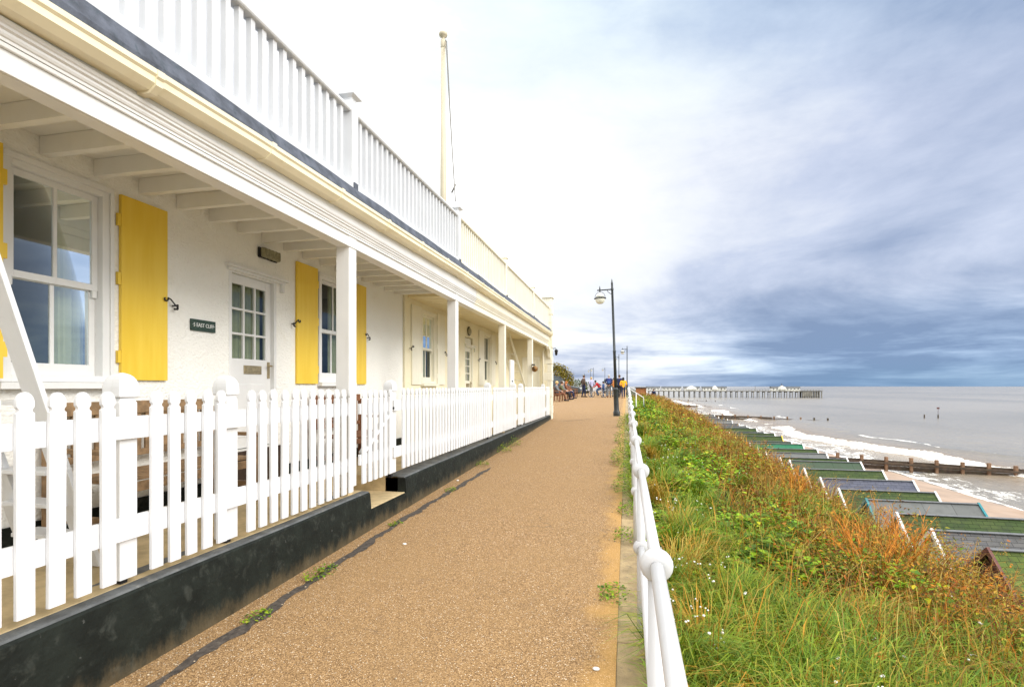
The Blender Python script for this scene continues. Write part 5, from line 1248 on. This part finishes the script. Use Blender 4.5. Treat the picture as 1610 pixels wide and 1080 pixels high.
# ------------------------------------------------------------------ cars
def car_body(name, label, loc, rz, paint, L=4.3, Wd=1.75, H=1.5, van=False):
    t = thing(name, label, 'car' if not van else 'van', (0, 0, 0)); hw = Wd / 2
    prof = [(-L/2, 0.35), (-L/2 - 0.02, 0.7), (-L/2 + 0.1, 0.95), (L*0.20, 0.98), (L/2 - 0.12, 0.78), (L/2, 0.55), (L/2 - 0.05, 0.28), (-L/2 + 0.1, 0.26)]
    cab = [(-L/2 + 0.12, 0.96), (-L/2 + 0.42, H), (L*0.02 if not van else L*0.18, H), (L*0.24 if not van else L*0.33, 0.98)]
    mb = MB(); mb.prism(prof, lambda u, v, d: (d, u, v), -hw, hw); obj('body', mb, paint, t, 0.06)
    mb = MB()
    c = cab; ins = 0.14
    vs = [(-hw + 0.03, c[0][0], c[0][1]), (-hw + ins, c[1][0], c[1][1]), (-hw + ins, c[2][0], c[2][1]), (-hw + 0.03, c[3][0], c[3][1])]
    vs += [(-x, y, z) for x, y, z in vs]
    mb.add(vs, [(0, 1, 2, 3), (7, 6, 5, 4), (1, 5, 6, 2), (0, 4, 5, 1), (3, 2, 6, 7), (0, 3, 7, 4)]); obj('cabin', mb, 'car_glass', t, 0.03)
    mb = MB(); mb.box(-hw + ins - 0.01, hw - ins + 0.01, c[1][0] - 0.02, c[2][0] + 0.02, H + 0.003, H + 0.04); obj('roof', mb, paint, t, 0.02)
    mb = MB()
    for s in (-1, 1):
        for k in range(4):
            f = k / 3; yb = c[0][0] + (c[3][0] - c[0][0]) * f; yt = c[1][0] + (c[2][0] - c[1][0]) * f
            mb.bar((s * (hw - 0.02), yb, 0.96), (s * (hw - ins + 0.012), yt, H + 0.01), 0.05, 0.07, (0, 1, 0))
    obj('pillar', mb, paint, t)
    for s in (-1, 1):
        for yy in (-L*0.31, L*0.31):
            mb = MB(); mb.lathe([(0.20, -0.1), (0.31, -0.10), (0.32, -0.06), (0.32, 0.06), (0.31, 0.10), (0.20, 0.1)], (s * (hw - 0.09), yy, 0.32), 20, axis='x'); wh = obj('wheel', mb, 'tyre', t)
            mb = MB(); mb.lathe([(0.19, -0.02), (0.19, 0.02), (0.05, 0.04)], (s * (hw + 0.005), yy, 0.32), 16, axis='x'); obj('rim', mb, 'chrome', wh)
        mb = MB(); mb.ball((s * (hw - 0.28), L/2 - 0.09, 0.68), 0.12, 10, 6, 0, 1.2, 0.5, 0.6); obj('headlight', mb, 'lamp_glass', t)
        mb = MB(); mb.box(s * hw, s * (hw + 0.16), L*0.17, L*0.17 + 0.1, 0.98, 1.10); obj('mirror', mb, paint, t, 0.02)
    t.location = loc; t.rotation_euler = (0, 0, rz); return t
M['car_dark'] = mat('dark_grey_car_paint', (0.035, 0.045, 0.05), 0.3, 0.05, spec=0.7)
M['car_silver'] = mat('silver_car_paint', (0.55, 0.56, 0.60), 0.3, 0.05, spec=0.7)
M['car_green'] = mat('dark_green_van_paint', (0.035, 0.06, 0.05), 0.35, 0.05, spec=0.6)
car_body('parked_car', 'dark grey estate car parked behind the benches', G(-6.3, 48.5), R(-90), 'car_dark', 4.5, 1.8, 1.75)
car_body('parked_car', 'silver car parked beyond the cyclist', G(-3.7, 66), R(-90), 'car_silver', 4.0, 1.7, 1.42)
car_body('parked_van', 'dark green van seen from behind between the walkers, by the lamp post', G(-1.9, 68), 0.0, 'car_green', 4.4, 1.85, 1.75, True)

# ------------------------------------------------------------------ kiosk, bush and hedge
kk = thing('brick_kiosk', 'low orange-brown brick kiosk with a flat roof at the end of the bank', 'kiosk', (1.7, 60, 0.3))
mb = MB(); mb.box(1.05, 2.15, 60, 62.5, -0.9, 1.34); obj('wall', mb, 'brick_orange', kk)
mb = MB(); mb.box(0.92, 2.28, 59.85, 62.6, 1.342, 1.45); obj('roof', mb, 'pier_roof', kk, 0.01)
mb = MB(); mb.box(2.16, 2.26, 59.9, 60.0, -0.9, 1.34); obj('post', mb, 'hut_white', kk)

def leaf_cards(pts, nrm_up, size, cols, aspect=0.55):
    """leaf shaped folded quads, random orientation; returns verts, tris, cols"""
    n = len(pts); a = rng.random(n) * 2 * np.pi; el = (rng.random(n) - 0.5) * (2.0 - 1.5 * nrm_up)
    d = np.stack([np.cos(a) * np.cos(el), np.sin(a) * np.cos(el), np.sin(el)], 1)
    up = np.stack([0.7 * (rng.random(n) - 0.5), 0.7 * (rng.random(n) - 0.5), np.ones(n) * (0.3 + nrm_up)], 1)
    s = np.cross(d, up); s /= np.linalg.norm(s, axis=1)[:, None] + 1e-9
    u = np.cross(s, d); L = size[:, None]
    b = pts; m1 = pts + d * L * 0.45 + s * L * aspect * 0.5 + u * L * 0.10; m2 = pts + d * L * 0.45 - s * L * aspect * 0.5 + u * L * 0.10; tp = pts + d * L - u * L * 0.08
    V = np.stack([b, m1, tp, m2], 1).reshape(-1, 3); o = np.arange(n) * 4
    T = np.concatenate([np.stack([o, o + 1, o + 2], 1), np.stack([o, o + 2, o + 3], 1)])
    return V, T, np.repeat(cols, 4, 0)
VEG = 1.0
def palette(n, cl, jit=0.25):
    cl = np.array(cl); c = cl[rng.integers(0, len(cl), n)] * (1 + jit * (rng.random((n, 1)) - 0.5) * 2); return np.clip(c * VEG * (1 + 0.12 * (rng.random((n, 3)) - 0.5)), 0, 0.85)
def bush(name, lab, c, r, n, cols, size, stem_m='bench_wood'):
    t = thing(name, lab, 'bush', c)
    p = rng.normal(size=(n, 3)); p /= np.linalg.norm(p, axis=1)[:, None]; rr = (0.55 + 0.45 * rng.random(n) ** 0.5)
    bump = 1 + 0.35 * (fbm(p[:, 0] * 3 + p[:, 2] * 2, p[:, 1] * 3 + 7, 0.9) - 0.5)
    p = p * (rr * bump)[:, None] * np.array(r); p = p[p[:, 2] > -r[2] * 0.8]; n = len(p)
    keep = fbm(p[:, 0] + 3, p[:, 2] * 1.3 + p[:, 1], 1.1) > 0.36; p = p[keep]; n = len(p)
    V, T, K = leaf_cards(p, 0.3, size * (0.6 + 0.8 * rng.random(n)), palette(n, cols, 0.4))
    o = np_mesh('crown', V + np.array([0, 0, r[2] * 0.75]), T, K, 'leafy', t)
    mb = MB()
    for k in range(7):
        a = k * 0.9; mb.tube([(c[0] + 0.1 * math.cos(a), c[1] + 0.1 * math.sin(a), c[2] - 0.1), (c[0] + r[0] * 0.3 * math.cos(a), c[1] + r[1] * 0.3 * math.sin(a), c[2] + r[2] * 0.7), (c[0] + r[0] * 0.6 * math.cos(a), c[1] + r[1] * 0.6 * math.sin(a), c[2] + r[2] * 1.3)], [0.06, 0.04, 0.015], 6)
    obj('trunk', mb, stem_m, t)
olive = [(0.17, 0.14, 0.012), (0.24, 0.19, 0.02), (0.12, 0.12, 0.015), (0.30, 0.22, 0.03)]
bush('tamarisk_bush', 'tall olive-gold bush behind the parked dark car', (-8.0, 56, float(pz(56))), (2.5, 2.2, 1.95), 9000, olive, 0.20)
bush('round_bush', 'lower dark green bush at the right foot of the olive-gold bush', (-5.75, 62, float(pz(62))), (1.3, 1.3, 1.0), 2500, [(0.05, 0.09, 0.015), (0.09, 0.13, 0.02)], 0.16)

# ================================================================== BANK VEGETATION
VEG = np.array([1.22, 1.20, 0.62])
GREEN = [(0.12, 0.24, 0.010), (0.16, 0.27, 0.014), (0.07, 0.15, 0.014), (0.22, 0.30, 0.02), (0.05, 0.115, 0.02), (0.13, 0.22, 0.03)]
GRASS = [(0.10, 0.18, 0.02), (0.17, 0.25, 0.025), (0.23, 0.27, 0.04), (0.07, 0.14, 0.02), (0.15, 0.24, 0.05), (0.20, 0.22, 0.03)]
GOLD = [(0.34, 0.24, 0.07), (0.40, 0.30, 0.12), (0.30, 0.16, 0.03), (0.24, 0.21, 0.05), (0.38, 0.20, 0.035)]
RUST = [(0.30, 0.085, 0.010), (0.15, 0.055, 0.016), (0.33, 0.135, 0.02), (0.07, 0.032, 0.014), (0.40, 0.19, 0.030), (0.20, 0.10, 0.03), (0.10, 0.05, 0.02)]
BROWN = [(0.16, 0.09, 0.04), (0.10, 0.055, 0.03), (0.28, 0.18, 0.08), (0.36, 0.26, 0.13)]
def sample(n, xa, xb, ya, yb, p=1.25):
    """more samples near the viewer; returns x, y, size factor"""
    u = rng.random(n); q = 1 - p
    y = ((ya + 1.6) ** q + u * ((yb + 1.6) ** q - (ya + 1.6) ** q)) ** (1 / q) - 1.6
    x = xa + (xb - xa) * rng.random(n)
    k = x < 0.80 * y + 1.2; x, y = x[k], y[k]
    return x, y, 1 + np.clip(y - 3, 0, 60) * 0.085
def blades(x, y, h, wd, lean, cols, az=None, zoff=0.0, curl=1.0):
    n = len(x); z = bank_z(x, y) - 0.02 + zoff
    a = rng.random(n) * 2 * np.pi if az is None else az + rng.normal(size=n) * 0.8
    d = np.stack([np.cos(a), np.sin(a), np.zeros(n)], 1); s = np.stack([-np.sin(a + 0.8 * rng.random(n)), np.cos(a), np.zeros(n)], 1)
    b = np.stack([x, y, z], 1); U = np.array([0, 0, 1.0]); h = h[:, None]; l = lean[:, None]
    m1 = b + U * h * 0.42 + d * h * l * 0.14; m2 = b + U * h * 0.80 + d * h * l * 0.48; tp = b + U * h * (1.0 - 0.25 * l * curl) + d * h * l * 1.0
    w_ = wd[:, None] * s
    V = np.stack([b - w_, b + w_, m1 - w_ * 0.9, m1 + w_ * 0.9, m2 - w_ * 0.6, m2 + w_ * 0.6, tp], 1).reshape(-1, 3); o = np.arange(n)[:, None] * 7
    T = (o[:, None, :] + np.array([[0, 1, 3], [0, 3, 2], [2, 3, 5], [2, 5, 4], [4, 5, 6]])[None]).reshape(-1, 3)
    sh = np.array([1, 1, 1, 1, 1, 1, 1.0]); return V, T, np.repeat(cols, 7, 0)
def merge(parts):
    V = []; T = []; K = []; o = 0
    for v, t, k in parts: V.append(v); T.append(t + o); K.append(k); o += len(v)
    return np.concatenate(V), np.concatenate(T), np.concatenate(K)
# wet green grass near the railing and drifting through the bank
P = []
def thin(x, y, s, prob):
    k = rng.random(len(x)) < prob; return x[k], y[k], s[k]
x, y, s = sample(170000, 0.13, 4.2, 0.7, 48)
g = fbm(x, y, 0.9); near = np.clip((4.6 - y + 0.35 * x) / 1.6, 0, 1)
pr = (0.17 + 0.75 * near) * np.clip((g - 0.30 + 0.14 * near) * 3.4, 0.05, 1) * np.clip(1.35 - (x - 0.2) / 2.9, 0.12, 1)
x, y, s = thin(x, y, s, pr); n = len(x); near = np.clip((4.6 - y + 0.35 * x) / 1.6, 0, 1)
far = np.clip((y - 14) / 14, 0, 1); dry = np.clip(0.02 + 0.7 * (fbm(x + 9, y, 0.8) - 0.45) + 0.5 * far, 0.04, 0.85)
c = np.where((rng.random(n) < dry)[:, None], palette(n, GOLD), palette(n, GRASS))
P.append(blades(x, y, (0.14 + 0.22 * rng.random(n)) * (0.78 + 0.62 * near) * np.clip(0.55 + x * 0.5, 0.45, 1.05), (0.0026 + 0.0026 * rng.random(n)) * s, 0.3 + 1.0 * rng.random(n), c))
# tussocks whose blades arch over together
for _ in range(150):
    q = rng.random() ** 2.0; yy = 1.6 + 14 * q; xx = 0.25 + rng.random() * min(2.6, 0.55 * yy + 0.4); m_ = int(70 + 70 * rng.random()); a0 = rng.random() * 6.28
    bx = xx + 0.05 * rng.normal(size=m_); by = yy + 0.05 * rng.normal(size=m_); bx = np.clip(bx, 0.14, 9)
    cc_ = palette(m_, GOLD) if rng.random() < 0.18 else palette(m_, GRASS)
    P.append(blades(bx, by, 0.26 + 0.24 * rng.random(m_), (0.0026 + 0.002 * rng.random(m_)) * (1 + max(0, yy - 3) * 0.08), 0.5 + 0.7 * rng.random(m_), cc_, az=np.full(m_, a0)))
v, t, k = merge(P); o = np_mesh('bank_grass', v, t, k, 'leafy'); o['label'] = 'green and golden grass covering the cliff bank beside the railing'; o['kind'] = 'stuff'
# broad leaved weeds and brambles in bright clumps
x, y, s = sample(300000, 0.16, 4.2, 0.8, 45, 1.15)
g = fbm(x + 31, y + 4, 0.85); mid = np.exp(-((x - 0.8) / 0.95) ** 2) + 0.20 * np.exp(-((x - 2.6) / 0.9) ** 2)
nearg = np.clip((4.4 - y + 0.30 * x) / 1.4, 0, 1)
x, y, s = thin(x, y, s, np.clip(mid, 0, 1) * np.clip((g - 0.27 - 0.15 * nearg) * 4.5, 0.03, 1) * (1 - 0.40 * nearg))
n = len(x); hump = fbm(x + 3, y + 8, 1.7); hh = (0.09 + 0.62 * np.clip(hump - 0.25, 0, 1)) * np.clip(x * 1.0, 0.35, 1.1); tt = rng.random(n) ** 0.6; zz = bank_z(x, y) + hh * (0.25 + 0.85 * tt)
tone = fbm(x + 15, y + 21, 1.1)[:, None]; pal = palette(n, GREEN, 0.30) * (0.25 + 1.75 * tone); rr = rng.random(n); pal = np.where((rr < 0.05)[:, None], palette(n, RUST), pal); pal = np.where(((rr > 0.94))[:, None], palette(n, [(0.40, 0.37, 0.02), (0.33, 0.34, 0.03)]), pal)
v, t, k = leaf_cards(np.stack([x, y, zz], 1), 0.8, (0.026 + 0.050 * rng.random(n) ** 1.6) * s ** 0.72, pal, 0.75)
o = np_mesh('bank_leaves', v, t, k, 'leafy'); o['label'] = 'bright green bramble and weed leaves in clumps on the bank'; o['kind'] = 'stuff'
# rust coloured dying growth along the brow and down the slope
x, y, s = sample(230000, 1.0, 6.2, 0.8, 60, 1.15)
g = fbm(x + 5, y + 50, 0.8); brow = np.clip((x - 0.95 - 1.2 * (fbm(x, y + 80, 0.45) - 0.5) * 2) / 0.9, 0, 1) * np.clip(1.5 - (x - 3.2) * 0.35, 0.25, 1)
x, y, s = thin(x, y, s, brow * np.clip((g - 0.26) * 3.4, 0.10, 1))
n = len(x); hh = (0.13 + 0.78 * np.clip(fbm(x + 2, y, 1.25) - 0.18, 0, 1)) * np.clip((x - 0.7) / 1.6, 0.4, 1) * np.clip(1.15 - 0.15 * (x - 3.2), 0.6, 1.0); zz = bank_z(x, y) + hh * rng.random(n) ** 0.7 * 1.25
cl = fbm(x + 70, y + 3, 1.3); pr_ = np.clip((cl - 0.52) * 4.5, 0.05, 0.85)
pal = np.where((rng.random(n) < pr_)[:, None], palette(n, [(0.10, 0.15, 0.014), (0.15, 0.20, 0.016), (0.22, 0.20, 0.025), (0.07, 0.12, 0.02)], 0.3), palette(n, RUST, 0.35))
goldp = np.clip((fbm(x - 20, y, 0.5) - 0.5) * 3, 0, 0.6) + np.clip((y - 14) / 30, 0, 0.5)
pal = pal * (0.35 + 1.35 * fbm(x + 33, y + 12, 1.5))[:, None]
pal = np.where((rng.random(n) < goldp * 0.5)[:, None], palette(n, [(0.36, 0.20, 0.04), (0.30, 0.14, 0.03), (0.42, 0.26, 0.07)]), pal)
v, t, k = leaf_cards(np.stack([x, y, zz], 1), 0.25, (0.016 + 0.030 * rng.random(n) ** 1.4) * s ** 0.78, pal, 0.46)
o = np_mesh('withered_growth', v, t, k, 'leafy'); o['label'] = 'rust brown withered growth along the brow of the bank'; o['kind'] = 'stuff'
# twigs and dry stems
P = []
x, y, s = sample(30000, 1.0, 5.6, 0.8, 60, 1.2); x, y, s = thin(x, y, s, np.clip((x - 0.9) / 1.4, 0, 1)); n = len(x)
P.append(blades(x, y, (0.25 + 0.40 * rng.random(n)) * np.clip(1.2 - 0.12 * (x - 3), 0.5, 1), (0.0016 + 0.0016 * rng.random(n)) * s, 0.2 + 1.3 * rng.random(n), palette(n, BROWN + RUST[:3]), curl=0.4))
x, y, s = sample(6500, 0.35, 4.0, 0.9, 50, 1.25); x, y, s = thin(x, y, s, np.clip((fbm(x + 12, y + 8, 0.8) - 0.40) * 4, 0.03, 1)); n = len(x)
P.append(blades(x, y, 0.36 + 0.34 * rng.random(n), (0.0017 + 0.0016 * rng.random(n)) * s, 0.15 + 0.9 * rng.random(n), palette(n, GOLD), curl=0.6))
for _ in range(170):
    yy = 2.2 + 26 * rng.random() ** 1.6; xx = 1.7 + 1.7 * rng.random(); m_ = int(14 + 20 * rng.random()); q = 1 + max(0, yy - 3) * 0.07
    bx = xx + 0.07 * rng.normal(size=m_); by = yy + 0.07 * rng.normal(size=m_); hc = (0.34 + 0.36 * rng.random()) * (1.0 if xx < 2.8 else 0.75)
    P.append(blades(bx, by, hc * (0.6 + 0.5 * rng.random(m_)), (0.0022 + 0.0016 * rng.random(m_)) * q, 0.1 + 0.45 * rng.random(m_), palette(m_, [RUST[int(rng.integers(0, 7))], BROWN[int(rng.integers(0, 4))], (0.24, 0.09, 0.016)], 0.4), curl=0.3))
v, t, k = merge(P); o = np_mesh('dry_stems', v, t, k, 'straw'); o['label'] = 'thin straw coloured stems and brown twigs standing above the bank'; o['kind'] = 'stuff'
# seed heads on tall stalks along the brow
P = []; Q = []
x, y, s = sample(420, 0.9, 3.4, 1.6, 40, 1.2); n = len(x); hh = 0.50 + 0.40 * rng.random(n); az = rng.random(n) * 6.28; ln = 0.1 + 0.35 * rng.random(n)
P.append(blades(x, y, hh, 0.0022 * s, ln, palette(n, GOLD + BROWN), az=az)); v0 = P[0][0].reshape(-1, 7, 3)[:, 6]
rep = 16; pts = np.repeat(v0, rep, 0) + np.stack([0.010 * rng.normal(size=n * rep), 0.010 * rng.normal(size=n * rep), -0.11 * rng.random(n * rep) + 0.01], 1)
P.append(leaf_cards(pts, 0.0, 0.018 * (0.6 + rng.random(n * rep)) * np.repeat(s, rep) ** 0.6, palette(n * rep, GOLD + BROWN[2:]), 0.3))
v, t, k = merge(P); o = np_mesh('seed_heads', v, t, k, 'straw'); o['label'] = 'brown and golden seed heads on tall stalks along the bank'; o['kind'] = 'stuff'
# small white flowers
M['petal'] = mat('white_petals', (0.80, 0.79, 0.74), 0.7, 0.05, 40)
cx = []
for (x0, y0, sp, nn) in ((1.15, 2.65, 0.26, 26), (0.42, 3.2, 0.16, 16), (0.34, 4.1, 0.22, 26), (0.4, 6.0, 0.35, 26), (0.8, 9, 0.6, 30), (0.6, 12.5, 0.8, 30), (2.2, 3.3, 0.5, 12)):
    for _ in range(nn): cx.append((max(0.2, random.gauss(x0, sp)), random.gauss(y0, sp)))
mb = MB()
for (x, y) in cx:
    z = float(bank_z(np.array([x]), np.array([y]))[0]) + random.uniform(0.24, 0.40); r = random.uniform(0.006, 0.011)
    for q in range(random.choice((1, 2, 3))): mb.ball((x + random.gauss(0, 0.010), y + random.gauss(0, 0.010), z + random.gauss(0, 0.006)), r * random.uniform(0.6, 1), 6, 4, 0, 1, 1, 0.75)
o = obj('white_flowers', mb, 'petal', fix=False); o['label'] = 'scattered small white flowers in the grass by the railing'; o['kind'] = 'stuff'
# orange twiggy dead shrubs standing out on the brow
M['orange_twig'] = mat('orange_dead_twigs', (0.58, 0.22, 0.022), 0.75, 0.25, 12)
def twig_shrub(lab, x, y, h, seed):
    rr = random.Random(seed); z = float(bank_z(np.array([x]), np.array([y]))[0]) - 0.05
    t = thing('dead_shrub', lab, 'shrub', (x, y, z), 'orange dead shrubs on the brow'); mb = MB()
    def grow(p, d, L, r, lev):
        q = p + d * L; mid = p + d * L * 0.5 + Vector((rr.uniform(-1, 1), rr.uniform(-1, 1), 0)) * L * 0.06
        mb.tube([p, mid, q], [r, r * 0.85, r * 0.6], 5)
        if lev > 0:
            for _ in range(rr.choice((2, 3, 3))):
                nd = (d + Vector((rr.uniform(-1, 1), rr.uniform(-1, 1), rr.uniform(-0.2, 0.6))) * 0.55).normalized(); grow(p + d * L * rr.uniform(0.55, 1.0), nd, L * rr.uniform(0.5, 0.75), r * 0.55, lev - 1)
    for k in range(4): grow(Vector((x, y, z)), Vector((rr.uniform(-0.5, 0.5), rr.uniform(-0.5, 0.5), 1)).normalized(), h * 0.42, 0.011, 3)
    obj('twig', mb, 'orange_twig', t)
twig_shrub('orange dead shrub with upright branching twigs, left of the pair', 2.10, 5.05, 1.0, 3)
twig_shrub('orange dead shrub leaning right, below the teal-edged hut', 2.45, 5.35, 1.1, 8)
twig_shrub('smaller orange dead shrub farther along the brow', 2.3, 8.2, 0.9, 5)
ol_ = thing('fallen_leaf', 'single orange fallen leaf in the grass by the white flowers', 'leaf', (1.33, 2.62, 0))
v, t_, k = leaf_cards(np.array([[0, 0, 0.0]]), 1.5, np.array([0.075]), np.array([[0.75, 0.26, 0.01]]), 0.8)
np_mesh('blade', v, t_, k, 'leafy', ol_); ol_.location = (1.30, 2.66, float(bank_z(np.array([1.3]), np.array([2.66]))[0]) + 0.24)

# weeds along the kerb, the seam and the plinth
def weed(lab, x, y, rad, n, hgt, group):
    z = float(pz(y)); t = thing('weed', lab, 'weed', (x, y, z), group)
    a = rng.random(n) * 6.28; r = rad * np.sqrt(rng.random(n)); p = np.stack([r * np.cos(a), r * np.sin(a) * 1.9, 0.004 + hgt * rng.random(n) * (1 - (r / rad) ** 2 * 0.6)], 1)
    v, t_, k = leaf_cards(p, 0.7, (0.012 + 0.02 * rng.random(n)) * (1 + rad * 2), palette(n, GREEN + [(0.25, 0.26, 0.04)], 0.3), 0.6); np_mesh('leaves', v, t_, k, 'leafy', t)
SW = 'weeds sprouting from the path seam'
for lab, x, y, r_, n, h in (('low weed in the seam nearest the viewer', -2.39, 3.02, 0.07, 70, 0.03), ('spreading weed in the seam below the second domed post', -2.41, 3.78, 0.10, 130, 0.05), ('small weed in the seam beneath the gate step', -2.42, 5.2, 0.06, 60, 0.03),
    ('thin weed in the seam past the gate', -2.38, 6.9, 0.08, 80, 0.03), ('weed where the seam meets the plinth', -2.50, 8.9, 0.12, 120, 0.09), ('leafy weed against the black plinth, larger of two', -2.52, 10.6, 0.18, 260, 0.18), ('leafy weed against the black plinth, farther one', -2.50, 11.6, 0.16, 220, 0.22)):
    weed(lab, x, y, r_, n, h, SW)
for lab, x, y, r_, n, h in (('flat weed spreading over the kerb onto the path', -0.09, 3.85, 0.11, 150, 0.05), ('weed tuft on the kerb behind the first railing ball', -0.02, 5.2, 0.10, 150, 0.12), ('low weed on the kerb just past the second railing post', 0.02, 6.2, 0.13, 260, 0.14), ('leafy weed on the kerb in the middle distance', -0.03, 7.4, 0.16, 420, 0.22), ('bushy weed on the kerb before the tallest one', 0.0, 8.3, 0.14, 380, 0.25), ('tall leafy weed overhanging the kerb', -0.05, 9.6, 0.24, 900, 0.42), ('far weed clump hiding the kerb', -0.03, 12.5, 0.26, 800, 0.42), ('farthest weed clump by the railing', -0.02, 16.0, 0.26, 800, 0.42)):
    weed(lab, x, y, r_, n, h, 'weeds along the kerb')
# grass leaning through the railing over the kerb
x = 0.09 + 0.06 * rng.random(2600); y = 0.9 + 20 * rng.random(2600); keep = fbm(x * 0, y, 0.9) > 0.5; x, y = x[keep], y[keep]; n = len(x)
v, t, k = blades(x, y, 0.16 + 0.16 * rng.random(n), (0.003 + 0.002 * rng.random(n)) * (1 + y * 0.05), 0.6 + 0.8 * rng.random(n), palette(n, GRASS), az=np.full(n, math.pi), zoff=0.0)
o = np_mesh('kerb_grass', v, t, k, 'leafy'); o['label'] = 'grass leaning through the railing over the kerb'; o['kind'] = 'stuff'
# pale pebbles on the path
for lab, x, y in (('small white pebble on the path nearest the kerb', -0.16, 2.85), ('white chip on the path beyond the seam', -2.05, 4.6), ('white scrap lying beside the plinth', -2.50, 7.55)):
    pb = MB(); pb.ball((x, y, float(pz(y)) + 0.006), 0.016, 8, 5, 0, 1.3, 1, 0.5); tag(obj('pebble', pb, 'white'), lab, 'pebble')

# grit and small stones gathered at the edges of the path
mb = MB()
for _ in range(420):
    y = 1.8 + 15 * random.random() ** 1.6; x = random.choice((random.gauss(-2.50, 0.05), random.gauss(-0.12, 0.07), random.uniform(-2.4, -0.1) if random.random() < 0.4 else random.gauss(-2.36, 0.05)))
    if x < -2.56 or x > -0.065: continue
    r = random.uniform(0.003, 0.008); mb.ball((x, y, float(pz(y)) + r * 0.4), r, 5, 3, 0, 1.2, 1, 0.7)
o = obj('path_grit', mb, mat('loose_grit', (0.42, 0.33, 0.22), 0.9, 0.5, 40), fix=False); o['label'] = 'loose grit and small stones gathered along the edges of the path'; o['kind'] = 'stuff'
